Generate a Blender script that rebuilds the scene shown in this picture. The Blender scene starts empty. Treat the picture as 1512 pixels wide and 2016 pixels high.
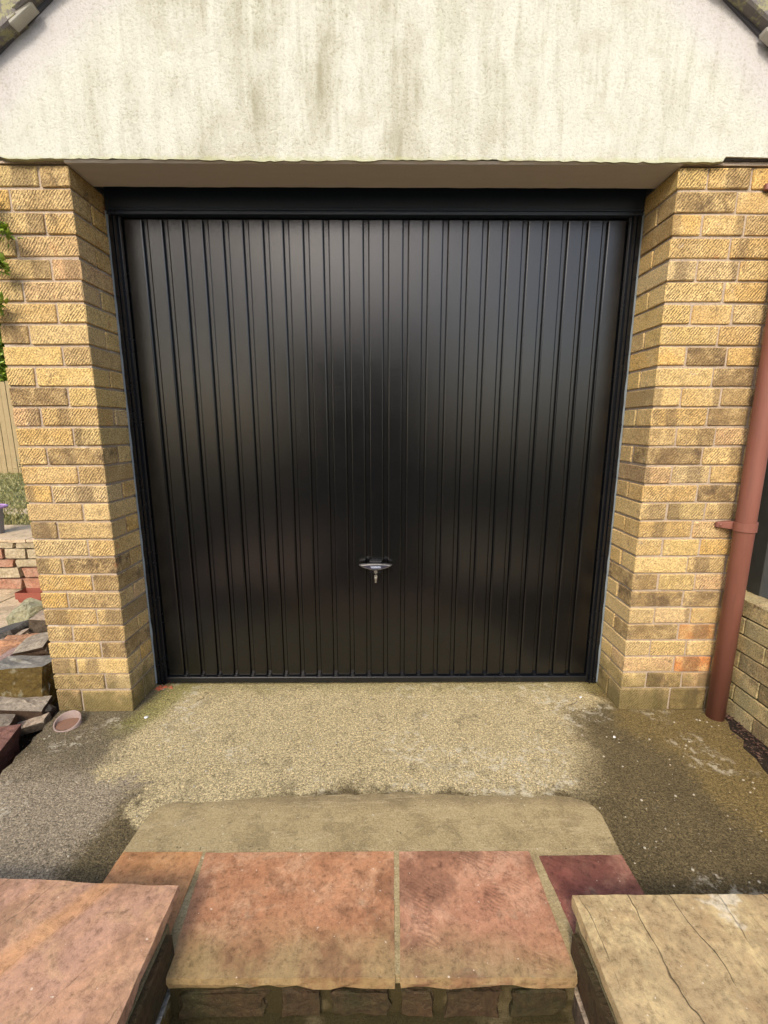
import bpy, bmesh, math, random
from mathutils import Vector, Matrix, noise as mnoise
R = math.radians
random.seed(7)
sc = bpy.context.scene
col = sc.collection

# ------------------------------------------------------------------ camera
FPX = 862.0
cam_d = bpy.data.cameras.new('camera'); cam = bpy.data.objects.new('camera', cam_d); col.objects.link(cam)
cam_d.sensor_fit = 'HORIZONTAL'; cam_d.sensor_width = 36.0; cam_d.lens = FPX/1512*36.0
cam_d.clip_start = 0.02; cam_d.clip_end = 500
th, ya = .189, .006
Fw = Vector((math.sin(ya)*math.cos(th), math.cos(ya)*math.cos(th), -math.sin(th)))
Rt = Vector((math.cos(ya), -math.sin(ya), 0)); Up = Rt.cross(Fw)
m = Matrix((Rt, Up, -Fw)).transposed().to_4x4(); m.translation = (.021, -1.735, 1.225)
cam.matrix_world = m
sc.camera = cam
sc.render.resolution_x = 768; sc.render.resolution_y = 1024

# ------------------------------------------------------------------ light
SUN_EL, SUN_AZ = 40.0, 17.0            # azimuth measured to the left of straight behind the camera
w = bpy.data.worlds.new('World'); sc.world = w; w.use_nodes = True
wn = w.node_tree; wn.nodes.clear()
sky = wn.nodes.new('ShaderNodeTexSky'); sky.sky_type = 'NISHITA'; sky.sun_disc = False
sky.sun_elevation = R(SUN_EL); sky.sun_rotation = R(180+SUN_AZ)
sky.air_density = 1.0; sky.dust_density = 3.5; sky.ozone_density = 1.0
bg = wn.nodes.new('ShaderNodeBackground'); bg.inputs[1].default_value = .15
wo = wn.nodes.new('ShaderNodeOutputWorld')
wn.links.new(sky.outputs[0], bg.inputs[0]); wn.links.new(bg.outputs[0], wo.inputs[0])
sl = bpy.data.lights.new('sun', 'SUN'); sl.energy = 1.05; sl.angle = R(11); sl.color = (1, .91, .78)
so = bpy.data.objects.new('sun', sl); col.objects.link(so)
sd = Vector((-math.sin(R(SUN_AZ))*math.cos(R(SUN_EL)), -math.cos(R(SUN_AZ))*math.cos(R(SUN_EL)), math.sin(R(SUN_EL))))
so.rotation_euler = sd.to_track_quat('Z', 'Y').to_euler(); so.location = (0, -4, 6)
sc.view_settings.view_transform = 'Standard'; sc.view_settings.look = 'None'
sc.view_settings.exposure = 1.08; sc.view_settings.gamma = 1.0
sc.view_settings.use_curve_mapping = False

# ------------------------------------------------------------------ node helper
class NT:
    def __init__(s, name):
        s.m = bpy.data.materials.new(name); s.m.use_nodes = True
        s.t = s.m.node_tree; s.t.nodes.clear()
        s.out = s.t.nodes.new('ShaderNodeOutputMaterial')
        s.b = s.t.nodes.new('ShaderNodeBsdfPrincipled')
        s.t.links.new(s.b.outputs[0], s.out.inputs[0])
        s.tc = s.t.nodes.new('ShaderNodeTexCoord'); s.geo = s.t.nodes.new('ShaderNodeNewGeometry')
        s.oi = s.t.nodes.new('ShaderNodeObjectInfo')
        s.obj = s.tc.outputs['Object']; s.pos = s.geo.outputs['Position']; s.rnd = s.oi.outputs['Random']
    def set(s, inp, v):
        if hasattr(v, 'is_output') or isinstance(v, bpy.types.NodeSocket): s.t.links.new(v, inp)
        elif isinstance(v, (tuple, list)) and len(v) == 3 and inp.type == 'RGBA': inp.default_value = (*v, 1)
        else: inp.default_value = v
    def noise(s, vec, scale, detail=3, rough=.55, dist=0):
        n = s.t.nodes.new('ShaderNodeTexNoise'); s.set(n.inputs['Vector'], vec)
        n.inputs['Scale'].default_value = scale; n.inputs['Detail'].default_value = detail
        n.inputs['Roughness'].default_value = rough; n.inputs['Distortion'].default_value = dist
        return n.outputs[0]
    def voro(s, vec, scale, feature='F1', out=0, rand=1):
        n = s.t.nodes.new('ShaderNodeTexVoronoi'); n.feature = feature; s.set(n.inputs['Vector'], vec)
        n.inputs['Scale'].default_value = scale; n.inputs['Randomness'].default_value = rand
        return n.outputs[out]
    def math(s, op, a, b=0.0, c=None, clamp=False):
        n = s.t.nodes.new('ShaderNodeMath'); n.operation = op; n.use_clamp = clamp
        s.set(n.inputs[0], a); s.set(n.inputs[1], b)
        if c is not None: s.set(n.inputs[2], c)
        return n.outputs[0]
    def vm(s, op, a, b):
        n = s.t.nodes.new('ShaderNodeVectorMath'); n.operation = op; s.set(n.inputs[0], a)
        if op == 'SCALE': s.set(n.inputs['Scale'], b)
        else: s.set(n.inputs[1], b)
        return n.outputs[1] if op in ('DOT_PRODUCT', 'LENGTH') else n.outputs[0]
    def sep(s, v):
        n = s.t.nodes.new('ShaderNodeSeparateXYZ'); s.set(n.inputs[0], v); return n.outputs
    def comb(s, x, y, z):
        n = s.t.nodes.new('ShaderNodeCombineXYZ')
        for i, v in enumerate((x, y, z)): s.set(n.inputs[i], v)
        return n.outputs[0]
    def step(s, v, a, b, lo=0.0, hi=1.0):
        n = s.t.nodes.new('ShaderNodeMapRange'); n.interpolation_type = 'SMOOTHSTEP'
        s.set(n.inputs[0], v)
        for i, k in enumerate((a, b, lo, hi)): s.set(n.inputs[i+1], k)
        return n.outputs[0]
    def mix(s, f, a, b, mode='MIX'):
        n = s.t.nodes.new('ShaderNodeMix'); n.data_type = 'RGBA'; n.blend_type = mode
        s.set(n.inputs[0], f); s.set(n.inputs[6], a); s.set(n.inputs[7], b)
        return n.outputs[2]
    def ramp(s, f, stops, const=False):
        n = s.t.nodes.new('ShaderNodeValToRGB'); s.set(n.inputs[0], f)
        if const: n.color_ramp.interpolation = 'CONSTANT'
        e = n.color_ramp.elements
        while len(e) < len(stops): e.new(.5)
        for i, (p, c) in enumerate(stops): e[i].position = p; e[i].color = (*c, 1)
        return n.outputs[0]
    def offs(s, vec):
        r = s.math('MULTIPLY', s.rnd, 57.0)
        return s.vm('ADD', vec, s.comb(r, s.math('MULTIPLY', s.rnd, 31.0), s.math('MULTIPLY', s.rnd, 83.0)))
    def bump(s, h, strength, dist=.003, nrm=None):
        n = s.t.nodes.new('ShaderNodeBump'); s.set(n.inputs['Height'], h)
        s.set(n.inputs['Strength'], strength); n.inputs['Distance'].default_value = dist
        if nrm is not None: s.set(n.inputs['Normal'], nrm)
        return n.outputs[0]
    def done(s, color, rough=.85, normal=None, spec=.3, metal=0.0):
        s.set(s.b.inputs['Base Color'], color); s.set(s.b.inputs['Roughness'], rough)
        s.b.inputs['Specular IOR Level'].default_value = spec; s.b.inputs['Metallic'].default_value = metal
        if normal is not None: s.set(s.b.inputs['Normal'], normal)
        return s.m

def brick_material(name, stops, blotch=.62, tool=1.0, moss=0.0):
    t = NT(name)
    v = t.offs(t.obj)
    base = t.ramp(t.rnd, stops)
    cloud = t.noise(v, 14, 4, .6)
    base = t.mix(t.math('MULTIPLY', t.step(cloud, .40, .72), .7), base, (.58, .43, .21))
    b1 = t.step(t.noise(v, 15, 5, .68, .2), blotch-.03, blotch+.17)
    base = t.mix(t.math('MULTIPLY', b1, .85), base, (.125, .085, .05))
    # kiln kiss marks: soft edged darker bands across some bricks
    ox = t.sep(t.obj)[0]
    kc = t.math('MULTIPLY', t.math('SUBTRACT', t.math('FRACT', t.math('MULTIPLY', t.rnd, 17.3)), .5), .17)
    kw = t.math('ADD', .012, t.math('MULTIPLY', t.math('FRACT', t.math('MULTIPLY', t.rnd, 41.7)), .035))
    kd = t.math('SUBTRACT', t.math('ADD', t.math('ABSOLUTE', t.math('SUBTRACT', ox, kc)), t.math('MULTIPLY', t.math('SUBTRACT', t.noise(v, 40, 4, .65), .5), .03)), kw)
    kk = t.math('MULTIPLY', t.step(kd, .008, -.006), t.step(t.math('FRACT', t.math('MULTIPLY', t.rnd, 7.7)), .50, .60))
    base = t.mix(t.math('MULTIPLY', kk, .55), base, (.15, .105, .06))
    hl = t.math('MULTIPLY', t.step(t.noise(t.vm('ADD', v, (4, 4, 1)), 19, 4, .6), .55, .72), .5)
    base = t.mix(hl, base, (.64, .48, .23))
    b2 = t.step(t.noise(t.vm('ADD', v, (9, 3, 5)), 22, 3, .6), .66, .74)
    base = t.mix(t.math('MULTIPLY', b2, .5), base, (.42, .36, .29))
    b3 = t.step(t.noise(t.vm('ADD', v, (2, 13, 1)), 11, 2, .5), .68, .78)
    base = t.mix(t.math('MULTIPLY', b3, .5), base, (.42, .16, .06))
    g = t.noise(v, 190, 3, .75)
    base = t.mix(1.0, base, t.ramp(g, [(.30, (.36, .32, .27)), (.48, (1, 1, 1)), (.66, (1.6, 1.56, 1.45))]), 'MULTIPLY')
    # drag-wire grooves on the faces that look out of the wall
    n = t.sep(t.geo.outputs['True Normal']); face = t.step(t.math('ABSOLUTE', n[1]), .7, .9)
    p = t.sep(v)
    ph = t.math('SUBTRACT', t.math('MULTIPLY', p[0], .77), t.math('MULTIPLY', p[2], .60))
    ph = t.math('ADD', ph, t.math('MULTIPLY', t.noise(v, 38, 2, .6), .010))
    wv = t.math('SINE', t.math('MULTIPLY', ph, 2*math.pi/.0088))
    br = t.step(t.noise(v, 70, 2, .6), .30, .62)
    br = t.math('MULTIPLY', br, t.step(t.math('FRACT', t.math('MULTIPLY', t.rnd, 23.7)), 0.0, .6, .35, 1.0))
    wv = t.math('MULTIPLY', t.step(wv, -.1, .85), t.math('MULTIPLY', br, face))
    base = t.mix(t.math('MULTIPLY', wv, .80*tool), base, (.15, .095, .045))
    if moss:
        z = t.sep(t.pos)[2]
        mm = t.math('MULTIPLY', t.step(t.math('ADD', z, t.math('MULTIPLY', t.noise(t.pos, 13, 4, .6), .35)), .42, .20), moss)
        base = t.mix(mm, base, (.085, .075, .022))
    h = t.math('SUBTRACT', t.math('MULTIPLY', t.noise(v, 210, 3, .7), .9), t.math('MULTIPLY', wv, 1.0*tool))
    return t.done(base, .9, t.bump(h, 1.0, .0034), .2)

BUFF = [(0, (0.470, 0.307, 0.123)), (.15, (0.560, 0.406, 0.176)), (.30, (0.400, 0.282, 0.132)), (.45, (0.550, 0.356, 0.119)), (.6, (0.500, 0.381, 0.198)), (.72, (0.520, 0.332, 0.176)), (.86, (0.420, 0.317, 0.141)), (1, (0.570, 0.396, 0.150))]
M_brick = brick_material('buff_brick', BUFF, .60, 1.0, .75)
M_brick_dark = brick_material('brown_flashed_brick', [(0, (.25, .17, .08)), (1, (.36, .25, .11))], .50, 1.0, .6)
M_brick_red = brick_material('orange_brick', [(0, (.50, .20, .07)), (1, (.47, .24, .09))], .66, .6, .3)
M_brick_grn = brick_material('weathered_wall_brick', [(0, (.30, .24, .12)), (.5, (.36, .30, .16)), (1, (.24, .21, .10))], .56, .25, .0)

def mortar_material(name, c1=(.50, .41, .31), c2=(.38, .305, .235), c3=(.60, .53, .45)):
    t = NT(name)
    c = t.mix(t.noise(t.pos, 16, 4), c1, c2)
    c = t.mix(t.step(t.noise(t.pos, 9, 3), .62, .72), c, c3)
    h = t.noise(t.pos, 260, 3, .7)
    c = t.mix(1.0, c, t.ramp(h, [(.3, (.6, .58, .55)), (.6, (1.1, 1.1, 1.1))]), 'MULTIPLY')
    return t.done(c, .95, t.bump(h, .8, .003), .1)
M_mortar = mortar_material('mortar')
M_mortar_dk = mortar_material('old_mortar', (.12, .095, .05), (.06, .05, .03), (.2, .17, .1))
M_mortar_step = mortar_material('step_mortar', (.26, .21, .12), (.15, .13, .06))
M_mortar_rise = mortar_material('damp_mortar', (.060, .048, .020), (.032, .026, .010), (.10, .08, .04))  # riser mortar darkened to match the shade painted into its stones

def render_material():
    t = NT('weathered_cream_render')
    P = t.sep(t.pos)
    # streaks running down the wall
    sv = t.comb(t.math('MULTIPLY', P[0], 9.0), P[1], t.math('MULTIPLY', P[2], 1.2))
    s1 = t.noise(sv, 1.0, 6, .68, .6)
    s2 = t.noise(t.comb(t.math('MULTIPLY', P[0], 26.0), P[1], t.math('MULTIPLY', P[2], 3.2)), 1.0, 4, .6)
    big = t.noise(t.pos, 2.3, 3, .5)
    mid = t.step(t.math('ABSOLUTE', t.math('ADD', P[0], .28)), .95, .25)
    s1 = t.math('ADD', t.math('MULTIPLY', s1, .55), t.math('MULTIPLY', t.noise(t.vm('MULTIPLY', t.pos, (1, 1, .6)), 6.5, 6, .72), .45))
    d = t.math('MULTIPLY', t.step(s1, .42, .66), t.math('ADD', .30, t.math('MULTIPLY', mid, .75)))
    d = t.math('ADD', d, t.math('MULTIPLY', t.step(s2, .48, .70), .38))
    d = t.math('MULTIPLY', d, t.step(big, .25, .62), clamp=True)
    base = t.mix(t.math('MULTIPLY', d, .95), (.60, .608, .528), (.32, .305, .215))
    lg = t.step(t.noise(t.comb(t.math('MULTIPLY', P[0], 5), 3.0, t.math('MULTIPLY', P[2], 1.3)), 1.3, 3), .55, .75)
    base = t.mix(t.math('MULTIPLY', lg, .30), base, (.62, .68, .54))
    # patchy grey-brown soot
    so_ = t.step(t.noise(t.pos, 7, 5, .65), .52, .72)
    base = t.mix(t.math('MULTIPLY', so_, .42), base, (.40, .37, .29))
    # mauve tint in a band below the roof verges
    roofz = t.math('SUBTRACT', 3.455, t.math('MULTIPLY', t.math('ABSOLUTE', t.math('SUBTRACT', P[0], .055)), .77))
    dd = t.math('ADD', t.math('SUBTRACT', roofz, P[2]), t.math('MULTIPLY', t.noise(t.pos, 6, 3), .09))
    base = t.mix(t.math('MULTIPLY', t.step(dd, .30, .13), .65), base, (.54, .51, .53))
    g = t.noise(t.pos, 125, 4, .8)
    dirt = t.math('ADD', .35, d)
    sp = t.math('MULTIPLY', t.step(g, .50, .36), dirt, clamp=True)
    base = t.mix(t.math('MULTIPLY', sp, .9), base, (.33, .31, .22))
    # green lower edge
    ed = t.step(t.math('ADD', P[2], t.math('MULTIPLY', t.noise(t.pos, 30, 3), .03)), 2.165, 2.15)
    base = t.mix(t.math('MULTIPLY', ed, .45), base, (.45, .47, .22))
    # a few hairline cracks
    vv = t.vm('ADD', t.pos, t.vm('SCALE', t.comb(t.noise(t.pos, 5, 3), 0.0, t.noise(t.vm('ADD', t.pos, (4, 4, 4)), 5, 3)), .25))
    cr = t.voro(vv, 1.6, 'DISTANCE_TO_EDGE', 0)
    crk = t.math('MULTIPLY', t.step(cr, .0035, .001), t.step(t.noise(t.pos, 1.9, 2), .66, .70))
    base = t.mix(t.math('MULTIPLY', crk, .0), base, (.35, .32, .25))
    h = t.math('ADD', g, t.math('MULTIPLY', t.noise(t.pos, 38, 3), .35))
    return t.done(base, .95, t.bump(h, .9, .0045), .15)
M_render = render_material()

def soffit_material():
    t = NT('brown_painted_soffit')
    c = t.mix(t.noise(t.vm('MULTIPLY', t.pos, (3, 14, 3)), 3, 4), (.66, .62, .58), (.58, .54, .505))
    return t.done(c, .85, t.bump(t.noise(t.pos, 70, 4, .7), .5, .004), .2)
M_soffit = soffit_material()

def black_paint(name='satin_black_steel', grain=.12, rough=.185, c=(.0022, .0024, .0028)):
    t = NT(name)
    g = t.voro(t.pos, 420, 'F1', 0)
    sm = t.noise(t.pos, 5, 4, .6)
    c2 = t.mix(t.math('MULTIPLY', t.step(t.noise(t.vm('MULTIPLY', t.pos, (2, 2, 1)), 9, 6, .7), .60, .80), .35), c, (.020, .020, .019))
    # small grey scuff marks
    sc_ = t.step(t.noise(t.vm('MULTIPLY', t.pos, (1, 1, .5)), 16, 5, .8), .74, .80)
    c2 = t.mix(t.math('MULTIPLY', sc_, .5), c2, (.07, .07, .07))
    r = t.math('ADD', rough-.04, t.math('MULTIPLY', sm, .10))
    h = t.math('ADD', g, t.math('MULTIPLY', t.noise(t.pos, 260, 2), 1.2))
    return t.done(c2, r, t.bump(h, grain, .0012), .6)
M_black = black_paint()
M_header = black_paint('sky_tinted_black_header', .05, .32, (.020, .031, .052))  # navy base: reflected sky put into the header colour
M_frame = black_paint('smooth_black_frame', .05, .26, (.004, .005, .007))

def plain(name, c, rough=.6, metal=0.0, spec=.4, var=.12, scale=40, bump=.2, c2=None):
    t = NT(name)
    n = t.noise(t.obj, scale, 4, .6)
    cc = t.mix(n, tuple(x*(1-var) for x in c), c2 or tuple(min(1, x*(1+var)) for x in c))
    return t.done(cc, rough, t.bump(n, bump, .002), spec, metal)
M_chrome = plain('worn_chrome', (.42, .42, .42), .30, 1.0)
M_key = plain('bright_nickel', (.80, .80, .78), .25, 1.0)
M_plate = plain('dark_handle_plate', (.03, .03, .045), .35)
M_mark = plain('pale_lettering', (.42, .47, .58), .4)
M_seal = plain('blue_grey_sealant', (.22, .25, .26), .55)
M_rust = plain('rust_red_spill', (.42, .12, .06), .9)
M_white_chip = plain('white_chip', (.75, .74, .72), .7)

def pipe_material():
    t = NT('brown_plastic_pipe')
    v = t.pos
    c = t.mix(t.noise(t.vm('MULTIPLY', v, (3, 3, .8)), 5, 4), (.180, .066, .044), (.240, .098, .070))
    sm = t.step(t.noise(t.vm('MULTIPLY', v, (1, 1, .6)), 13, 5, .7), .60, .75)
    c = t.mix(t.math('MULTIPLY', sm, .30), c, (.22, .10, .08))
    gr = t.step(t.noise(t.vm('MULTIPLY', v, (9, 9, .7)), 6, 5, .7), .50, .68)
    c = t.mix(t.math('MULTIPLY', gr, .35), c, (.13, .062, .045))
    sp = t.step(t.noise(v, 60, 2), .76, .79)
    c = t.mix(t.math('MULTIPLY', sp, .6), c, (.13, .05, .04))
    return t.done(c, .5, t.bump(t.noise(v, 120, 3), .12, .002), .35)
M_pipe = pipe_material()

def concrete_material():
    t = NT('rough_stained_concrete')
    P = t.sep(t.pos)
    wob = t.math('SUBTRACT', t.noise(t.pos, 3.2, 4, .6), .5)
    wob2 = t.math('SUBTRACT', t.noise(t.vm('ADD', t.pos, (7, 1, 2)), 9, 4, .6), .5)
    wob3 = t.math('SUBTRACT', t.noise(t.vm('ADD', t.pos, (1, 1, 2)), 34, 5, .75), .5)
    wb = t.math('ADD', t.math('ADD', t.math('MULTIPLY', wob, .30), t.math('MULTIPLY', wob2, .14)), t.math('MULTIPLY', wob3, .16))
    x = t.math('ADD', P[0], wb); y = t.math('ADD', P[1], wb)
    # clean beige patch in front of the door, dirt around it
    right = t.step(t.math('ADD', x, t.math('MULTIPLY', t.math('MAXIMUM', t.math('SUBTRACT', -.20, y), 0.0), .55)), .97, .72)
    right = t.math('MAXIMUM', right, t.math('MULTIPLY', t.step(x, 1.07, .98), t.step(y, -.03, .06)))
    xl = t.math('SUBTRACT', x, t.math('MULTIPLY', t.math('MAXIMUM', t.math('SUBTRACT', -.32, y), 0.0), 1.3))
    left = t.step(xl, -1.06, -.96)
    front = t.step(y, -.49, -.42)
    lightz = t.math('MULTIPLY', t.math('MULTIPLY', right, left), t.math('MAXIMUM', front, t.step(x, -.2, -.5)))
    dark = t.mix(t.noise(t.pos, 6, 4), (.115, .090, .042), (.215, .168, .082))
    # olive lichen far right, grey-pink on the left
    ol = t.step(t.math('ADD', x, t.math('MULTIPLY', t.math('ADD', P[1], .3), .25)), 1.06, 1.16)
    dark = t.mix(t.math('MULTIPLY', ol, .8), dark, (.255, .190, .072))
    lf = t.step(x, -.80, -.92)
    dark = t.mix(t.math('MULTIPLY', lf, .8), dark, t.mix(t.step(y, -.25, -.42), (.23, .195, .125), (.46, .39, .28)))
    lt = t.mix(t.noise(t.pos, 5, 4), (.56, .465, .255), (.67, .57, .34))
    lt = t.mix(t.math('MULTIPLY', t.step(t.noise(t.pos, 8, 5, .7), .52, .68), .45), lt, (.24, .20, .12))
    base = t.mix(lightz, dark, lt)
    # moss along the left reveal and at the door
    ms = t.math('MULTIPLY', t.step(t.math('ADD', t.math('ABSOLUTE', t.math('ADD', t.math('SUBTRACT', P[0], t.math('MULTIPLY', P[1], .35)), 1.0)), t.math('MULTIPLY', wob2, .10)), .11, .02), t.step(P[1], -.2, -.05))
    base = t.mix(t.math('MULTIPLY', ms, .65), base, (.30, .29, .07))
    ms2 = t.math('MULTIPLY', t.step(t.math('ADD', P[1], t.math('MULTIPLY', wob2, .2)), .10, .18), .45)
    base = t.mix(ms2, base, (.30, .27, .10))
    # aggregate
    a1 = t.voro(t.pos, 150, 'F1', 0); a2 = t.noise(t.pos, 120, 4, .75); a3 = t.noise(t.pos, 240, 3, .75)
    sh = t.ramp(t.math('ADD', t.math('MULTIPLY', a2, .55), t.math('MULTIPLY', a3, .45)), [(.38, (.30, .28, .25)), (.46, (.74, .72, .68)), (.54, (1.03, 1.02, 1.0)), (.64, (1.6, 1.56, 1.48))])
    base = t.mix(1.0, base, sh, 'MULTIPLY')
    g1 = t.sep(t.voro(t.pos, 150, 'F1', 1))[0]; g2 = t.sep(t.voro(t.pos, 330, 'F1', 1))[1]
    gg = t.math('ADD', t.math('MULTIPLY', g1, .55), t.math('MULTIPLY', g2, .45))
    base = t.mix(1.0, base, t.ramp(gg, [(.12, (.56, .54, .50)), (.45, (.95, .94, .93)), (.65, (1.05, 1.04, 1.03)), (.92, (1.36, 1.34, 1.30))]), 'MULTIPLY')
    # scaled pits, dark wear spots and pale laitance patches
    pit = t.math('MULTIPLY', t.step(t.noise(t.vm('ADD', t.pos, (2, 6, 2)), 42, 4, .7), .60, .66), t.step(t.noise(t.vm('ADD', t.pos, (5, 1, 2)), 4.5, 3), .50, .60))
    base = t.mix(t.math('MULTIPLY', pit, .65), base, (.085, .068, .035))
    lai = t.math('MULTIPLY', t.step(t.noise(t.vm('ADD', t.pos, (1, 9, 2)), 26, 5, .75), .50, .60), t.step(t.noise(t.vm('ADD', t.pos, (6, 6, 2)), 3.6, 2), .54, .62))
    base = t.mix(t.math('MULTIPLY', lai, .55), base, (.72, .66, .50))
    wt = t.step(t.noise(t.vm('ADD', t.pos, (3, 3, 3)), 120, 1), .73, .77)
    base = t.mix(t.math('MULTIPLY', wt, .6), base, (.70, .66, .55))
    h = t.math('ADD', t.math('SUBTRACT', t.math('MULTIPLY', a2, 1.4), pit), t.math('SUBTRACT', t.math('ADD', t.math('MULTIPLY', a3, .8), t.math('MULTIPLY', gg, .6)), t.math('MULTIPLY', a1, .5)))
    return t.done(base, t.step(lightz, 0, 1, .62, .92), t.bump(h, .85, .005), .3)
M_conc = concrete_material()

def smooth_mortar_material():
    t = NT('smooth_mortar_apron')
    c = t.mix(t.noise(t.pos, 5, 5, .6), (.29, .225, .115), (.40, .325, .18))
    c = t.mix(t.math('MULTIPLY', t.step(t.noise(t.pos, 9, 5, .7), .46, .62), .6), c, (.20, .155, .080))
    P = t.sep(t.pos); nn = t.noise(t.pos, 8, 4, .65)
    bk = t.step(t.math('ADD', P[1], t.math('MULTIPLY', nn, .10)), -.475, -.42)
    c = t.mix(t.math('MULTIPLY', bk, .55), c, (.165, .125, .070))
    tr = t.noise(t.comb(t.math('MULTIPLY', P[0], 4), t.math('MULTIPLY', P[1], 26), 0.0), 2.2, 4, .6, 1.0)
    c = t.mix(t.math('MULTIPLY', t.step(tr, .52, .64), .35), c, (.46, .38, .23))
    pit = t.step(t.noise(t.pos, 85, 2, .5), .29, .25)
    c = t.mix(t.math('MULTIPLY', pit, .7), c, (.08, .06, .03))
    g = t.noise(t.pos, 240, 3, .7)
    c = t.mix(1.0, c, t.ramp(g, [(.3, (.66, .64, .6)), (.7, (1.25, 1.24, 1.2))]), 'MULTIPLY')
    wt = t.step(t.noise(t.vm('ADD', t.pos, (5, 3, 3)), 100, 1), .74, .77)
    c = t.mix(t.math('MULTIPLY', wt, .6), c, (.62, .56, .42))
    h = t.math('SUBTRACT', t.math('ADD', g, t.noise(t.pos, 45, 4)), pit)
    return t.done(c, .85, t.bump(h, .6, .003), .25)
M_apron = smooth_mortar_material()

def slab_material(name, a, b, c, moss_y=None, veins=0.0, seam=None, rough=.6, alg=(.24, .185, .08), prints=0.0, ang=0.5):
    """riven sandstone: a main colour, b streak colour, c blush; strata relief"""
    t = NT(name); v = t.pos; P = t.sep(v)
    ca, sa = math.cos(ang), math.sin(ang)
    u = t.math('ADD', t.math('MULTIPLY', P[0], ca), t.math('MULTIPLY', P[1], sa))
    q = t.math('SUBTRACT', t.math('MULTIPLY', P[1], ca), t.math('MULTIPLY', P[0], sa))
    sv = t.comb(t.math('MULTIPLY', u, 2.0), t.math('MULTIPLY', q, 7.0), 0.0)
    n1 = t.noise(sv, 1.1, 8, .72, .8); n2 = t.noise(v, 9, 9, .78, .6); n3 = t.noise(v, 60, 6, .8)
    col_ = t.mix(t.step(n1, .36, .62), a, b)
    col_ = t.mix(t.math('MULTIPLY', t.step(n2, .46, .64), .75), col_, c)
    dk = t.step(t.noise(t.vm('ADD', v, (3, 8, 1)), 15, 9, .8), .54, .68)
    col_ = t.mix(t.math('MULTIPLY', dk, .6), col_, tuple(x*.42 for x in a))
    if moss_y is not None:
        e = t.step(t.math('ADD', P[1], t.math('MULTIPLY', t.noise(v, 7, 5, .65), .16)), moss_y+.16, moss_y+.02)
        col_ = t.mix(t.math('MULTIPLY', e, .8), col_, alg)
    # damp patches and faint lichen blooms
    dp = t.step(t.noise(t.vm('ADD', v, (6, 2, 9)), 4.2, 5, .68), .50, .60)
    col_ = t.mix(t.math('MULTIPLY', dp, .60), col_, tuple(x*.50 for x in a))
    gl = t.math('MULTIPLY', t.step(t.noise(t.vm('ADD', v, (2, 2, 9)), 8, 6, .7), .60, .68), .28)
    col_ = t.mix(gl, col_, (.26, .25, .17))
    # strata: stepped lines that follow the riven layers
    lay = t.math('ADD', t.math('MULTIPLY', q, 3.6), t.math('MULTIPLY', t.noise(t.comb(t.math('MULTIPLY', u, .5), q, 2.0), 4.0, 5, .5), .75))
    fr = t.math('FRACT', t.math('MULTIPLY', lay, 2.6 if veins > .6 else 2.2))
    brk = t.step(t.noise(t.vm('ADD', v, (8, 1, 1)), 4, 3), .38, .50)
    line = t.math('MULTIPLY', t.math('MULTIPLY', t.step(fr, .028, .004), brk), veins)
    col_ = t.mix(t.math('MULTIPLY', line, .9), col_, (.05, .032, .015))
    if veins > .6:
        l2 = t.math('FRACT', t.math('ADD', t.math('MULTIPLY', lay, 4.3), t.math('MULTIPLY', n1, 1.1)))
        f2 = t.math('MULTIPLY', t.step(l2, .07, .0), t.step(t.noise(t.vm('ADD', v, (3, 1, 6)), 6, 4, .6), .50, .60))
        col_ = t.mix(t.math('MULTIPLY', f2, .45), col_, (.16, .10, .045))
        te = t.math('MULTIPLY', t.step(t.noise(t.vm('ADD', v, (1.5, 4, 6)), 6.5, 4, .6), .62, .70), .55)
        col_ = t.mix(te, col_, (.20, .235, .19))
        wh = t.math('MULTIPLY', t.step(t.noise(t.vm('ADD', v, (7.5, 3, 2)), 5.5, 4, .6), .66, .70), .6)
        col_ = t.mix(wh, col_, (.66, .60, .46))
    if seam:
        sx, sy, ang, wd, sc2 = seam
        qq = t.math('ADD', t.math('MULTIPLY', t.math('SUBTRACT', P[0], sx), math.cos(ang)), t.math('MULTIPLY', t.math('SUBTRACT', P[1], sy), math.sin(ang)))
        qq = t.math('ABSOLUTE', t.math('ADD', qq, t.math('MULTIPLY', t.math('SUBTRACT', t.noise(v, 6, 3), .5), .03)))
        col_ = t.mix(t.math('MULTIPLY', t.step(qq, wd, wd*.3), .5), col_, sc2)
    if prints:
        rg = t.math('SINE', t.math('MULTIPLY', t.math('ADD', t.math('MULTIPLY', P[0], .5), t.math('ADD', P[1], t.math('MULTIPLY', t.noise(v, 14, 2), .05))), 2*math.pi/.011))
        pm = t.math('MULTIPLY', t.step(t.noise(t.vm('ADD', v, (4, 2, 7)), 11, 2, .4), .54, .62), t.step(rg, -.2, .4))
        col_ = t.mix(t.math('MULTIPLY', pm, prints), col_, tuple(x*.45 for x in a))
    col_ = t.mix(1.0, col_, t.ramp(n3, [(.32, (.50, .47, .44)), (.48, (1, 1, 1)), (.66, (1.28, 1.27, 1.24))]), 'MULTIPLY')
    ws = t.step(t.noise(t.vm('ADD', v, (9, 9, 9)), 90, 1), .76, .785)
    col_ = t.mix(t.math('MULTIPLY', ws, .6), col_, (.7, .62, .5))
    h = t.math('ADD', t.math('MULTIPLY', n3, .5), t.math('ADD', t.math('MULTIPLY', t.math('MULTIPLY', fr, brk), -.9*max(veins, .25)), t.math('MULTIPLY', n2, 1.2)))
    h = t.math('SUBTRACT', h, t.math('MULTIPLY', line, .8))
    return t.done(col_, rough, t.bump(h, .6, .0045), .35)
M_s1 = slab_material('orange_sandstone', (0.439, 0.212, 0.081), (0.393, 0.190, 0.085), (0.468, 0.261, 0.119), rough=.7)
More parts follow.
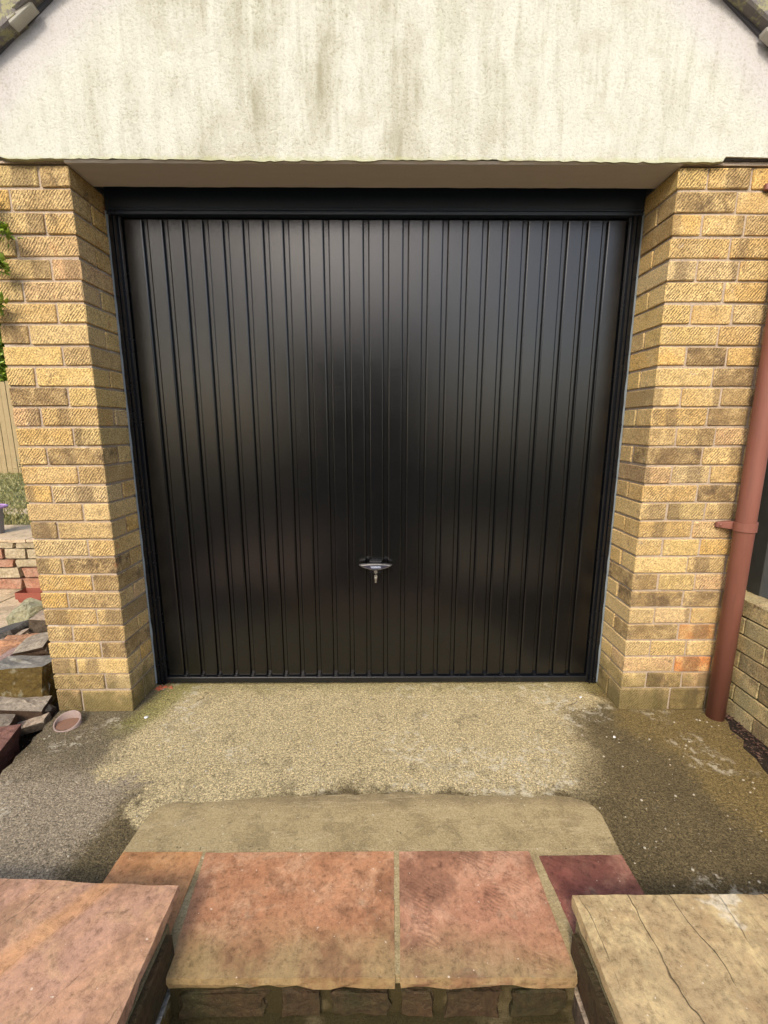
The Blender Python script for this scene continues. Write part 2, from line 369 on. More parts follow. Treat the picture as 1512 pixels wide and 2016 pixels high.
M_s2 = slab_material('pink_sandstone', (0.346, 0.160, 0.078), (0.412, 0.207, 0.107), (0.505, 0.302, 0.173), -.90, rough=.62)
M_s3 = slab_material('pink_ripple_sandstone', (0.337, 0.156, 0.090), (0.393, 0.199, 0.115), (0.487, 0.285, 0.179), -.92, prints=.38, rough=.58)
M_s4 = slab_material('plum_sandstone', (0.214, 0.073, 0.053), (0.275, 0.122, 0.085), (0.314, 0.167, 0.111), prints=.35, rough=.5)
M_copL = slab_material('salmon_coping_stone', (0.448, 0.250, 0.141), (0.421, 0.242, 0.157), (0.466, 0.288, 0.157), veins=.45, seam=(-.70, -.90, -.62, .035, (.52, .26, .10)), rough=.6, ang=.95)
M_copR = slab_material('buff_coping_stone', (.50, .385, .195), (.37, .27, .14), (.29, .195, .095), veins=1.0, rough=.55, ang=1.66)
M_tread = slab_material('lower_tread_stone', (.34, .16, .10), (.38, .19, .11), (.3, .17, .1), rough=.7)
M_pav = slab_material('buff_paving', (.46, .36, .23), (.50, .39, .26), (.42, .33, .2), rough=.8)

def rock_material(name, a, b, side=None, lichen=0.0):
    t = NT(name); v = t.offs(t.obj)
    n1 = t.noise(v, 9, 5, .65); n2 = t.noise(v, 60, 4, .7)
    c = t.mix(t.step(n1, .35, .65), a, b)
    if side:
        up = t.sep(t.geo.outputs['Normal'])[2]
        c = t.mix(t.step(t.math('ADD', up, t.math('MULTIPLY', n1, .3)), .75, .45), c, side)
    if lichen:
        c = t.mix(t.math('MULTIPLY', t.step(t.noise(v, 26, 3), .55, .66), lichen), c, (.36, .36, .27))
    c = t.mix(1.0, c, t.ramp(n2, [(.3, (.5, .48, .46)), (.55, (1, 1, 1)), (.75, (1.3, 1.3, 1.3))]), 'MULTIPLY')
    h = t.math('ADD', t.math('MULTIPLY', n1, 1.2), n2)
    return t.done(c, .78, t.bump(h, .9, .008), .3)
M_rock = dict(
    green=rock_material('green_grey_rock', (.26, .25, .15), (.36, .33, .20), lichen=.4),
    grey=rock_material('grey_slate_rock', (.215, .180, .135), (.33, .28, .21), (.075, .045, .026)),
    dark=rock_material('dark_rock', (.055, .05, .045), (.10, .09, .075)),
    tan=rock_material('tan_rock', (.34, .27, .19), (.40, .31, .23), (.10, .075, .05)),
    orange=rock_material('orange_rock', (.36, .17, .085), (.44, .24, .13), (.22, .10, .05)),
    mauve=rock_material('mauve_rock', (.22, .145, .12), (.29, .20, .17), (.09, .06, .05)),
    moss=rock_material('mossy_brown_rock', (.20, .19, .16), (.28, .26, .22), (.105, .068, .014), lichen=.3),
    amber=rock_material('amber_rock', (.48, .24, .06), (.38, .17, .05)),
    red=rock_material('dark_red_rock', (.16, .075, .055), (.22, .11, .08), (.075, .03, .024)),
    wallA=rock_material('buff_wall_stone', (.38, .31, .19), (.46, .38, .25)),
    wallB=rock_material('red_wall_stone', (.38, .18, .11), (.42, .25, .17)),
    riser_red=rock_material('shaded_red_riser_stone', (.055, .030, .014), (.045, .032, .012)),  # riser stones: shade under the slab overhang put into their colour
    rise=rock_material('shaded_riser_stone', (.034, .030, .010), (.060, .036, .015)),
)
def soil_material(name, a, b):
    t = NT(name)
    c = t.mix(t.noise(t.pos, 40, 5, .7), a, b)
    c = t.mix(t.step(t.noise(t.pos, 95, 2), .66, .72), c, (.26, .19, .12))
    return t.done(c, .9, t.bump(t.noise(t.pos, 90, 4, .7), .9, .012), .2)
M_soil = soil_material('dark_soil', (.012, .009, .007), (.05, .035, .025))
M_ground = soil_material('garden_ground', (.045, .040, .020), (.075, .07, .03))
def grass_material():
    t = NT('lawn_grass')
    c = t.mix(t.step(t.noise(t.pos, 3.5, 5, .65), .38, .62), (.12, .13, .04), (.30, .26, .12))
    c = t.mix(t.math('MULTIPLY', t.noise(t.pos, 60, 3), .6), c, (.05, .07, .015))
    return t.done(c, .9, t.bump(t.noise(t.pos, 80, 4), .8, .02), .2)
M_grass = grass_material()
def leaf_material(name, a, b):
    t = NT(name)
    n = t.noise(t.pos, 22, 3)
    c = t.mix(t.step(n, .35, .65), a, b)
    t.b.inputs['Transmission Weight'].default_value = 0
    t.done(c, .45, None, .4)
    return t.m
M_leaf = leaf_material('green_leaf', (.035, .10, .018), (.12, .24, .04))
M_leafy = leaf_material('yellow_green_leaf', (.09, .17, .02), (.28, .36, .04))
M_leafd = leaf_material('dark_leaf', (.015, .04, .012), (.045, .09, .03))
M_stem = plain('brown_stem', (.10, .07, .04), .8)
M_bark = plain('bark', (.12, .09, .06), .9)
M_fence = plain('weathered_fence_board', (.30, .23, .12), .85, var=.25, scale=12)
M_post = plain('black_stained_timber', (.035, .036, .032), .75, var=.4, scale=20, bump=.5)
M_tub = plain('grey_plastic', (.20, .20, .22), .5)
M_purple = plain('purple_plastic', (.34, .20, .42), .4)
M_terr = plain('dark_terracotta', (.25, .07, .045), .8)
M_ringm = plain('pink_clay_pipe', (.24, .16, .13), .6, c2=(.36, .28, .24))
M_silt = plain('red_silt', (.20, .11, .07), .9, scale=80, bump=.6)
def tile_material():
    t = NT('lichened_concrete_tile')
    c = t.mix(t.noise(t.pos, 12, 4), (.13, .12, .11), (.21, .19, .18))
    l = t.step(t.noise(t.pos, 24, 5, .7), .46, .58)
    c = t.mix(t.math('MULTIPLY', l, .8), c, (.34, .33, .17))
    return t.done(c, .9, t.bump(t.noise(t.pos, 130, 4, .7), .8, .004), .2)
M_tile = tile_material()
M_under = plain('grey_undercloak', (.10, .10, .11), .85, var=.3, scale=15)
M_clip = plain('off_white_mortar', (.44, .42, .36), .85, scale=60, bump=.5)
M_house = plain('added_house_wall', (.16, .12, .09), .9, var=.2, scale=3)  # wall of the unseen house added for the door reflections
M_glass = plain('window_glass', (.03, .035, .04), .1)
M_wframe = plain('white_window_frame', (.75, .75, .73), .5)

# ------------------------------------------------------------------ object helpers
def link(name, mesh, mat=None, parent=None, loc=None, rot=None):
    o = bpy.data.objects.new(name, mesh); col.objects.link(o)
    if mat is not None and mesh is not None and not mesh.materials: mesh.materials.append(mat)
    if loc is not None: o.location = loc
    if rot is not None: o.rotation_euler = rot
    if parent is not None: o.parent = parent
    return o
def thing(name, label, cat, loc=(0, 0, 0), group=None):
    o = link(name, None, loc=loc); tag(o, label, cat, group); return o
def tag(o, label, cat, group=None, kind=None):
    if label: o['label'] = label
    if cat: o['category'] = cat
    if group: o['group'] = group
    if kind: o['kind'] = kind
    return o
def to_mesh(bm, name='mesh', smooth=False):
    me = bpy.data.meshes.new(name); bm.normal_update(); bm.to_mesh(me); bm.free()
    if smooth:
        for p in me.polygons: p.use_smooth = True
    return me
def add_box(bm, x0, x1, y0, y1, z0, z1, jit=0.0, rnd=random):
    vs = [bm.verts.new((x+rnd.uniform(-jit, jit), y+rnd.uniform(-jit, jit), z+rnd.uniform(-jit, jit)))
          for x in (x0, x1) for y in (y0, y1) for z in (z0, z1)]
    for f in ((0, 1, 3, 2), (4, 6, 7, 5), (0, 4, 5, 1), (2, 3, 7, 6), (0, 2, 6, 4), (1, 5, 7, 3)):
        bm.faces.new([vs[i] for i in f])
    return vs
def box_obj(name, b, mat, parent=None, bevel=0.0, jit=0.0, smooth=False):
    bm = bmesh.new(); cx, cy, cz = (b[0]+b[1])/2, (b[2]+b[3])/2, (b[4]+b[5])/2
    add_box(bm, b[0]-cx, b[1]-cx, b[2]-cy, b[3]-cy, b[4]-cz, b[5]-cz, jit)
    if bevel: bmesh.ops.bevel(bm, geom=bm.edges[:], offset=bevel, segments=1, affect='EDGES')
    o = link(name, to_mesh(bm), mat, parent); p = Vector((cx, cy, cz))
    if parent is not None: p -= parent.location
    o.location = p
    return o
_bc = {}
def brick_mesh(l, d, h, variant):
    k = (round(l, 3), round(d, 3), round(h, 3), variant)
    if k in _bc: return _bc[k]
    rr = random.Random(hash(k) % 9999 + variant*77)
    bm = bmesh.new(); add_box(bm, -l/2, l/2, -d/2, d/2, -h/2, h/2, .0012, rr)
    bmesh.ops.bevel(bm, geom=bm.edges[:], offset=.0028, segments=1, affect='EDGES')
    for v in bm.verts: v.co += Vector((rr.uniform(-1, 1), rr.uniform(-1, 1), rr.uniform(-1, 1)))*.0009
    _bc[k] = to_mesh(bm, 'brick'); return _bc[k]
_mats_bound = {}
def brick(parent, x0, x1, y0, y1, z, h=.0655, mat=None, name='brick'):
    mat = mat or M_brick
    if z < .01 and h == .0655: h = .0995
    me = brick_mesh(x1-x0, y1-y0, h, random.randrange(4))
    k = (me.name, mat.name)
    if k not in _mats_bound:
        m2 = me.copy() if me.materials else me
        m2.materials.clear(); m2.materials.append(mat); _mats_bound[k] = m2
    o = link(name, _mats_bound[k], None, parent)
    p = Vector(((x0+x1)/2, (y0+y1)/2, z+h/2))+Vector((random.uniform(-.001, .001), random.uniform(-.0022, .0012), random.uniform(-.001, .001)))
    o.location = p-parent.location
    o.rotation_euler = (random.uniform(-.006, .006), random.uniform(-.004, .004), random.uniform(-.005, .005))
    return o

W = 1.0715          # half the opening
Z0, C = .030, .075  # first bed joint, course height
def zc(k): return Z0 + (27-k)*C + .005 if k < 27 else .001     # underside of brick in course k (0 = top)

# ------------------------------------------------------------------ ground, drive, terrain
def flat(name, pts, z, mat, label=None, thick=0.0):
    bm = bmesh.new(); vs = [bm.verts.new((x, y, z)) for x, y in pts]; f = bm.faces.new(vs)
    if f.normal.z < 0: f.normal_flip()
    if thick:
        r = bmesh.ops.extrude_face_region(bm, geom=[f]); 
        for v in [g for g in r['geom'] if isinstance(g, bmesh.types.BMVert)]: v.co.z -= thick
        bmesh.ops.recalc_face_normals(bm, faces=bm.faces[:])
    bmesh.ops.triangulate(bm, faces=[f for f in bm.faces if len(f.verts) > 4])
    o = link(name, to_mesh(bm), mat); o['kind'] = 'structure'
    if label: o['label'] = label
    return o
def wob_line(a, b, n, amp):
    out = []
    for i in range(n):
        t = i/n; p = Vector(a).lerp(Vector(b), t); d = (Vector(b)-Vector(a)).normalized()
        k = 0 if i == 0 else random.uniform(-amp, amp)
        out.append((p.x-d.y*k, p.y+d.x*k))
    return out
# terrain sheet with an opening for the sunken steps
bm = bmesh.new()
xs = [-80, -20, -8, -3, -1.15, -.47, .47, 1.15, 3, 8, 20, 80]; ys = [-90, -30, -12, -6, -4.2, -3.0, -2.2, -1.5, -.90, .5, 4, 12, 90]
def tz(y): return -.14 if y >= -.9 else (-.14-(-.9-y)*.42 if y > -3 else -1.03)
vv = {(i, j): bm.verts.new((x, y, tz(y))) for i, x in enumerate(xs) for j, y in enumerate(ys)}
for i in range(len(xs)-1):
    for j in range(len(ys)-1):
        if xs[i] == -.47 and -3.0 <= ys[j] < -.9: continue
        bm.faces.new([vv[i, j], vv[i+1, j], vv[i+1, j+1], vv[i, j+1]])
tag(link('ground', to_mesh(bm), M_ground), None, None, kind='structure')

left_edge = wob_line((-1.3985, .03), (-1.40, -.05), 2, 0) + wob_line((-1.39, -.056), (-1.345, -.37), 9, .012) + wob_line((-1.345, -.37), (-1.36, -.90), 6, .01)
right_edge = wob_line((1.40, -.86), (1.40, -.40), 6, .012) + wob_line((1.415, -.35), (1.50, -.03), 6, .014)
# dense drive sheet with slight undulation, cut to the outline
def poly_inside(pts, x, y):
    c = False; j = len(pts)-1
    for i in range(len(pts)):
        xi, yi = pts[i]; xj, yj = pts[j]
        if (yi > y) != (yj > y) and x < (xj-xi)*(y-yi)/(yj-yi)+xi: c = not c
        j = i
    return c
outline = left_edge + [(-1.36, -.90), (1.40, -.90)] + right_edge + [(1.50, .05), (1.08, .05), (1.08, .30), (-1.08, .30), (-1.08, .05)]
flat('concrete_drive', outline, 0.0, M_conc, 'rough concrete apron with a pale clean patch in front of the door', .12)
bm = bmesh.new()
flat('soil_bed', [(-4.5, -1.4), (-1.30, -1.4), (-1.30, .8), (-4.5, .8)], -.11, M_soil)
flat('soil_strip', [(1.36, -1.4), (1.60, -1.4), (1.60, .02), (1.36, .02)], -.006, M_soil)

# the smooth mortar apron before the steps
rr = random.Random(12)
def back_y(x):
    K = [(-.69, -.490), (-.5, -.479), (-.24, -.458), (.1, -.454), (.53, -.468), (.66, -.474)]
    for (a, b), (c, d) in zip(K, K[1:]):
        if x <= c: return b+(d-b)*(x-a)/(c-a)
    return K[-1][1]
ap = [(-.737, -.66), (-.733, -.60), (-.729, -.555), (-.722, -.522), (-.707, -.500)]
ap += [(x, back_y(x)+rr.uniform(-.0045, .0045)+.006*mnoise.noise(Vector((x*7, 0, 5)))) for x in [-.69+.027*i for i in range(51)]]
ap += [(.70, -.490), (.718, -.512), (.727, -.54), (.724, -.60), (.717, -.68), (.71, -.955), (-.745, -.955)]
bm = bmesh.new(); f = bm.faces.new([bm.verts.new((x, y, .006)) for x, y in ap])
if f.normal.z < 0: f.normal_flip()
r = bmesh.ops.extrude_face_region(bm, geom=[f])
for v in [g for g in r['geom'] if isinstance(g, bmesh.types.BMVert)]: v.co.z = -.02
bmesh.ops.triangulate(bm, faces=[f for f in bm.faces if len(f.verts) > 4]); bmesh.ops.recalc_face_normals(bm, faces=bm.faces[:])
o = link('mortar_apron', to_mesh(bm), M_apron); o['kind'] = 'structure'; o['label'] = 'smooth tan mortar strip between rough concrete and stone step'

# ------------------------------------------------------------------ riven slabs
def slab(name, quad, ztop, thick, mat, parent, n=14, mrows=12, rough=.0016, edge=.0016, seed=1, round_=.0016):
    """quad: back-left, back-right, front-right, front-left (x, y)"""
    rr = random.Random(seed); bm = bmesh.new(); g = {}
    bl, br_, fr, fl = [Vector(q) for q in quad]
    org = Vector(((bl.x+fr.x)/2, (bl.y+fr.y)/2, ztop))
    for i in range(n+1):
        for j in range(mrows+1):
            u, v = i/n, j/mrows
            p = bl.lerp(br_, u).lerp(fl.lerp(fr, u), v)
            d = mnoise.noise(Vector((p.x*9+seed, p.y*9, seed)))*rough*1.6 + mnoise.noise(Vector((p.x*30, p.y*30+seed, 3)))*rough*.7
            z = ztop+d
            if i in (0, n) or j in (0, mrows):
                k = mnoise.noise(Vector((p.x*16+seed*3, p.y*16, 1)))*edge*1.1+rr.uniform(-.4, .4)*edge
                c = (bl+fr)/2; dd = (p-c).normalized(); p = p+dd*k*.8; z -= round_*(.5+rr.random()*.7)
            g[i, j] = bm.verts.new((p.x-org.x, p.y-org.y, z-org.z))
    for i in range(n):
        for j in range(mrows): bm.faces.new([g[i, j], g[i, j+1], g[i+1, j+1], g[i+1, j]])
    rim = [(i, 0) for i in range(n)]+[(n, j) for j in range(mrows)]+[(i, mrows) for i in range(n, 0, -1)]+[(0, j) for j in range(mrows, 0, -1)]
    low = {}; mid = {}
    for k in rim:
        c = g[k].co
        dd = Vector((c.x, c.y, 0)).normalized()*rr.uniform(-.001, .004)
        mid[k] = bm.verts.new((c.x+dd.x, c.y+dd.y, -thick*.5)); low[k] = bm.verts.new((c.x-dd.x*2, c.y-dd.y*2, -thick))
    for a, b in zip(rim, rim[1:]+rim[:1]):
        bm.faces.new([g[a], g[b], mid[b], mid[a]]); bm.faces.new([mid[a], mid[b], low[b], low[a]])
    bm.faces.new([low[k] for k in rim])
    bmesh.ops.recalc_face_normals(bm, faces=bm.faces[:])
    o = link(name, to_mesh(bm), mat, parent); o.location = org-(parent.location if parent else Vector())
    return o

M_mortar_step.name = 'step_mortar'
steps = thing('garden_steps', 'flight of steps topped with pink and plum sandstone slabs before the garage door', 'steps', (0, -.95, 0))
def sl_(q, mat, seed, label=None, zt=.010, th=.034, **k):
    o = slab('slab', q, zt, th, mat, steps, seed=seed, **k)
    if label: o['label'] = label
    return o
sl_([(-.735, -.660), (-.503, -.661), (-.497, -.95), (-.752, -.93)], M_s1, 3, 'orange sandstone slab at the left end of the top step')
sl_([(-.492, -.664), (.056, -.663), (.050, -.963), (-.466, -.961)], M_s2, 4, 'mottled pink sandstone slab, left of the central joint')
sl_([(.072, -.663), (.452, -.664), (.462, -.965), (.063, -.963)], M_s3, 5, 'pink sandstone slab with faint footprints, right of the central joint')
sl_([(.477, -.680), (.717, -.677), (.72, -.95), (.497, -.94)], M_s4, 6, 'dark plum sandstone slab at the right end of the top step')
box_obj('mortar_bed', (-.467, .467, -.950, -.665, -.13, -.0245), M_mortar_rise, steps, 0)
box_obj('mortar_joint', (-.467, .467, -.944, -.665, -.024, .0055), M_mortar_step, steps, 0)
# risers of rough stone
def riser(y, z0, z1, spans, mats):
    for i, (a, b) in enumerate(spans):
        hh = random.uniform(.0, .008)
        rock('riser_stone', ((a+b)/2, y+.02, (z0+z1)/2-.002), (b-a-.008, .052, z1-z0-.010-hh), mats[i % len(mats)], steps, seed=i*13+int(z0*-100), boxy=.72, rough=.13, sub=2)

def rock_mesh(size, seed, boxy=.5, rough=.10, npts=22, sub=1):
    rr = random.Random(seed); bm = bmesh.new()
    for i in range(npts):
        v = Vector((rr.gauss(0, 1), rr.gauss(0, 1), rr.gauss(0, 1))).normalized()
        mx = max(abs(v.x), abs(v.y), abs(v.z)); v = v.lerp(v/mx, boxy)*rr.uniform(.82, 1.0)
        bm.verts.new(v*.5)
    if boxy > .6:
        for sx in (-.5, .5):
            for sy in (-.5, .5):
                for sz in (-.5, .5): bm.verts.new((sx*rr.uniform(.84, .98), sy*.94, sz*rr.uniform(.80, .97)))
    r = bmesh.ops.convex_hull(bm, input=bm.verts[:])
    bmesh.ops.delete(bm, geom=[g for g in r['geom_interior'] if isinstance(g, bmesh.types.BMVert)], context='VERTS')
    for k in range(sub):
        bmesh.ops.subdivide_edges(bm, edges=bm.edges[:], cuts=1, use_grid_fill=True)
        for v in bm.verts:
            v.co += v.co.normalized()*rr.uniform(-1, 1)*rough*.28/(k+1) + v.co.normalized()*mnoise.noise(v.co*4+Vector((seed, 0, 0)))*rough*.7
    bmesh.ops.triangulate(bm, faces=bm.faces[:])
    xs_ = [max(abs(v.co[i]) for v in bm.verts) for i in range(3)]
    for v in bm.verts: v.co = Vector([v.co[i]/xs_[i]*size[i]/2 for i in range(3)])
    bmesh.ops.recalc_face_normals(bm, faces=bm.faces[:])
    return to_mesh(bm, 'rock')
def rock(name, loc, size, mat, parent=None, seed=1, boxy=.5, rough=.10, rot=(0, 0, 0), sub=1):
    o = link(name, rock_mesh(size, seed, boxy, rough, sub=sub), mat, parent)
    o.location = Vector(loc)-(parent.location if parent else Vector()); o.rotation_euler = rot
    return o
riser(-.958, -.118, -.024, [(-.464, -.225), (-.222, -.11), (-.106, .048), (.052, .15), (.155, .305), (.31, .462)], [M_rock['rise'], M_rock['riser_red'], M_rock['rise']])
zt, yy = -.120, -.950
for k in range(5):
    zk = -.122-k*.16; y0 = yy-k*.31
    for i, (a, b) in enumerate(((-.464, -.01), (.003, .464))):
        slab('slab', [(a, y0-.02 if k == 0 else y0+.0), (b, y0-.02 if k == 0 else y0+.0), (b, y0-.31), (a, y0-.31)], zk, .034, M_tread if (i+k) % 2 else M_s2, steps, seed=20+k*2+i, n=6, mrows=5)
    box_obj('mortar_bed', (-.466, .466, y0-.297, y0-.001, zk-.17, zk-.0335), M_mortar_step, steps)
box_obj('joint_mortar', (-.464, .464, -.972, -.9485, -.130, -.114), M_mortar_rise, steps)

# side walls of the steps with their copings
for sgn, nm, lab, cmat, clab in ((-1, 'left', 'low stone side wall capped by a wide salmon pink coping slab', M_copL, None),
                                 (1, 'right', 'low stone side wall capped by a wide buff coping slab with dark veins', M_copR, None)):
    w_ = thing('side_wall', lab, 'garden wall', (sgn*.7, -1.6, 0), 'walls either side of the steps')
    xi = .470
    a, b = sorted((sgn*(xi+.012), sgn*1.05))
    box_obj('mortar', (a, b, -3.0, -.90, -1.1, .078), M_mortar_step, w_)
    rs = random.Random(5+sgn)
    for row in range(7):
        zt_ = .078-row*.125; y = -.905
        while y > -2.9:
            L = rs.uniform(.14, .30)
            rock('stone', (sgn*(xi+.02), y-L/2, zt_-.06), (.05, L-.012, .112), [M_rock['rise'], M_rock['moss'], M_rock['tan']][rs.randrange(3)], w_, seed=rs.randrange(999), boxy=.85, rough=.05)
            y -= L
    if sgn < 0:
        q = [(-1.42, -.800), (-.481, -.846), (-.480, -1.62), (-1.42, -1.60)]
    else:
        q = [(.480, -.874), (1.42, -.872), (1.42, -1.60), (.472, -1.62)]
    slab('coping_slab', q, .12, .036, cmat, w_, n=36, mrows=26, seed=8+sgn, rough=.0022, edge=.0025, round_=.0025)
    q2 = [(q[0][0], -1.63), (q[1][0], -1.63), (q[2][0], -2.4), (q[3][0], -2.4)]
    slab('coping_slab', q2, .12, .036, cmat, w_, n=16, mrows=12, seed=12+sgn, rough=.002, edge=.0035)

# ------------------------------------------------------------------ brick piers
special = {}
def pick(k, j, side):
    r = random.random()
    if side == 'R' and k in (23, 25) and j == 1: return M_brick_red
    return M_brick_dark if r < .13 else M_brick
pierL = thing('brick_pier', 'buff brick pier to the left of the black door, beside the rubble stones', 'brick pier', (-W-.16, .1, 0))
core_l = box_obj('mortar', (-1.394, -W-.0062, .0065, .2045, -.05, 2.129), M_mortar, pierL)
for k in range(28):
    z = zc(k); g = .010
    if k % 2:      # stretcher at the corner
        xs_ = [(-W-.215, -W), (-W-.327, -W-.225)]
        brick(pierL, *xs_[0], 0, .1025, z, mat=pick(k, 0, 'L')); brick(pierL, *xs_[1], 0, .213, z, mat=pick(k, 1, 'L'))
        brick(pierL, -W-.215, -W, .1125, .213, z, mat=pick(k, 0, 'L'))
    else:
        brick(pierL, -W-.1025, -W, 0, .213, z, mat=pick(k, 0, 'L')); brick(pierL, -W-.327, -W-.1125, 0, .1025, z, mat=pick(k, 1, 'L'))
        brick(pierL, -W-.327, -W-.1125, .1125, .213, z, mat=pick(k, 1, 'L'))
pierR = thing('brick_pier', 'buff brick pier to the right of the black door, behind the brown downpipe', 'brick pier', (W+.2, .1, 0))
box_obj('mortar', (W+.0062, W+.408, .0065, .2045, -.05, 2.129), M_mortar, pierR)
for k in range(28):
    z = zc(k)
    if k % 2:
        brick(pierR, W, W+.215, 0, .1025, z, mat=pick(k, 0, 'R')); brick(pierR, W, W+.1025, .1125, .213, z, mat=pick(k, 0, 'R'))
        brick(pierR, W+.225, W+.377, 0, .1025, z, mat=pick(k, 1, 'R')); brick(pierR, W+.387, W+.412, 0, .213, z)
    else:
        brick(pierR, W, W+.1025, 0, .213, z, mat=pick(k, 0, 'R')); brick(pierR, W+.1125, W+.257, 0, .1025, z, mat=pick(k, 1, 'R'))
        brick(pierR, W+.267, W+.412, 0, .213, z, mat=pick(k, 2, 'R'))

# garage side walls running back
for sgn, lab in ((-1, 'left side wall of the garage running back from the pier'), (1, 'right side wall of the garage running back from the pier')):
    gw = thing('garage_wall', lab, 'brick wall', (sgn*1.3, 1.5, 0), 'garage side walls')
    a, b = sorted((sgn*1.24, sgn*(1.392 if sgn < 0 else 1.477)))
    box_obj('mortar', (a, b, .216, 4.6, -.10, 2.30), M_mortar, gw)
    bm = bmesh.new()
    for k in range(30):
        y = .225 if k % 2 else .225-.112
        z = .035+k*C
        while y < 4.5:
            ya_ = max(y, .224); xo = sgn*(1.3985 if sgn < 0 else 1.4835)
            p, q = sorted((xo, xo-sgn*.02)); add_box(bm, p, q, ya_, y+.215, z, z+.065, .001); y += .225
    o = link('brick_courses', to_mesh(bm), M_brick, gw); o.location = -gw.location; o['kind'] = 'stuff'
box_obj('mortar', (-1.25, 1.25, 4.5, 4.6, -.1, 2.3), M_mortar, gw)['label'] = 'plain rear wall of the garage'

# ------------------------------------------------------------------ rendered gable
gable = thing('gable_wall', 'weathered cream rendered gable above the black door with streaky stains', 'rendered wall', (0, 0, 2.13))
S, XA, ZA = .77, .055, 3.437   # slope, apex x, apex z
def roofz(x): return ZA-abs(x-XA)*S
bm = bmesh.new()
pts = []
# bottom edge from right to left, uneven like hand-laid render
n = 150
xr, xl = 1.60, -1.262
bot = [(xr, 2.150), (1.50, 2.149), (1.36, 2.146), (1.215, 2.149), (1.207, 2.134)]
for i in range(n+1):
    x = 1.19+(xl-1.19)*i/n
    bot.append((x, 2.133+random.uniform(-.0018, .0018)+.003*math.sin(x*5)+.0025*mnoise.noise(Vector((x*14, 2, 7)))+(.003 if random.random() < .03 else 0)))
bot += [(-1.285, 2.140), (-1.300, 2.152), (-1.318, 2.176), (-1.345, 2.195), (-1.62, 2.20)]
top = [(-1.62, roofz(-1.62)), (XA, ZA), (xr, roofz(xr))]
ring = bot+top
f = bm.faces.new([bm.verts.new((x, -.022, z)) for x, z in ring])
r = bmesh.ops.extrude_face_region(bm, geom=[f])
for v in [g for g in r['geom'] if isinstance(g, bmesh.types.BMVert)]:
    v.co.y = .143
    if v.co.z < 2.3: v.co.z += .010
bmesh.ops.recalc_face_normals(bm, faces=bm.faces[:]); bmesh.ops.triangulate(bm, faces=[f for f in bm.faces if len(f.verts) > 4])
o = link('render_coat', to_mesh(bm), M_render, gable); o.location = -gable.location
# soffit under the lintel
bm = bmesh.new(); N = 40
for i in range(N):
    x0 = -W-.004+(2*W+.008)*i/N; x1 = -W-.004+(2*W+.008)*(i+1)/N
    if i == 0: prev = [bm.verts.new((x0, y, z)) for y, z in ((-.018, 2.1345), (-.010, 2.1285), (.142, 2.1285), (.142, 2.16))]
    dz = random.uniform(-.0012, .0012); dy = random.uniform(-.0015, .0015)
    cur = [bm.verts.new((x1, y, z)) for y, z in ((-.018+dy, 2.1345), (-.010+dy, 2.1285), (.142+dy, 2.1285+dz*.4), (.142+dy, 2.16))]
    for a in range(3): bm.faces.new([prev[a], prev[a+1], cur[a+1], cur[a]])
    prev = cur
bmesh.ops.recalc_face_normals(bm, faces=bm.faces[:])
o = link('soffit', to_mesh(bm), M_soffit, gable); o.location = -gable.location
# thin bedding strips between brick and render
bm = bmesh.new()
add_box(bm, 1.0745, 1.482, -.004, .10, 2.1305, 2.1425, .0015); add_box(bm, -1.398, -1.0745, -.002, .10, 2.1305, 2.139, .0015)
o = link('bedding_mortar', to_mesh(bm), M_mortar, gable); o.location = -gable.location
bm = bmesh.new()
for i in range(9):
    x = 1.222+i*.03; add_box(bm, x, x+.027, -.013, .02, 2.1435, 2.1475+random.uniform(0, .001), .001)
o = link('slate_packing', to_mesh(bm), M_under, gable); o.location = -gable.location

# ------------------------------------------------------------------ roof
roof = thing('garage_roof', 'pitched garage roof with lichened concrete verge tiles above the render', 'roof', (XA, 1, ZA))
for sgn in (-1, 1):
    d = Vector((sgn, 0, -S)).normalized(); nrm = Vector((sgn*S, 0, 1)).normalized()
    if nrm.z < 0: nrm = -nrm
    Ltot = 1.98/abs(d.x)
    def bx(bm, s0, s1, y0, y1, h0, h1, h0b=None, h1b=None):
        h0b = h0 if h0b is None else h0b; h1b = h1 if h1b is None else h1b
        P0 = Vector((XA, 0, ZA)); vs = []
        for s_, ha, hb in ((s0, h0, h1), (s1, h0b, h1b)):
            for y in (y0, y1):
                for h in (ha, hb):
                    v = P0+d*s_+nrm*h; vs.append(bm.verts.new((v.x, y, v.z)))
        for f in ((0, 1, 3, 2), (4, 6, 7, 5), (0, 4, 5, 1), (2, 3, 7, 6), (0, 2, 6, 4), (1, 5, 7, 3)): bm.faces.new([vs[i] for i in f])
        bmesh.ops.recalc_face_normals(bm, faces=bm.faces[:])
    bm = bmesh.new(); bx(bm, .0, Ltot, -.030, 4.8, -.004, .018)
    o = link('undercloak', to_mesh(bm), M_under, roof); o.location = -roof.location
    nt = 7; step_ = .30; start = .02 if sgn < 0 else .11
    for i in range(nt):
        s0 = start+i*step_
        bm = bmesh.new(); bx(bm, s0-.02, s0+step_+.03, -.060-.0017*i, 4.8+.002*i, -.008, .040, .014, .064)
        bmesh.ops.bevel(bm, geom=[e for e in bm.edges], offset=.006, segments=1, affect='EDGES')
        o = link('roof_tile', to_mesh(bm), M_tile, roof); o.location = -roof.location
        bm = bmesh.new(); bx(bm, s0+step_-.075, s0+step_+.022, -.068, -.030, -.014, -.006, -.010, .012)
        bmesh.ops.bevel(bm, geom=[e for e in bm.edges], offset=.004, segments=1, affect='EDGES')
        for v in bm.verts: v.co += Vector([random.uniform(-1, 1)*.0025 for _ in range(3)])
        o = link('verge_mortar', to_mesh(bm), M_clip, roof); o.location = -roof.location

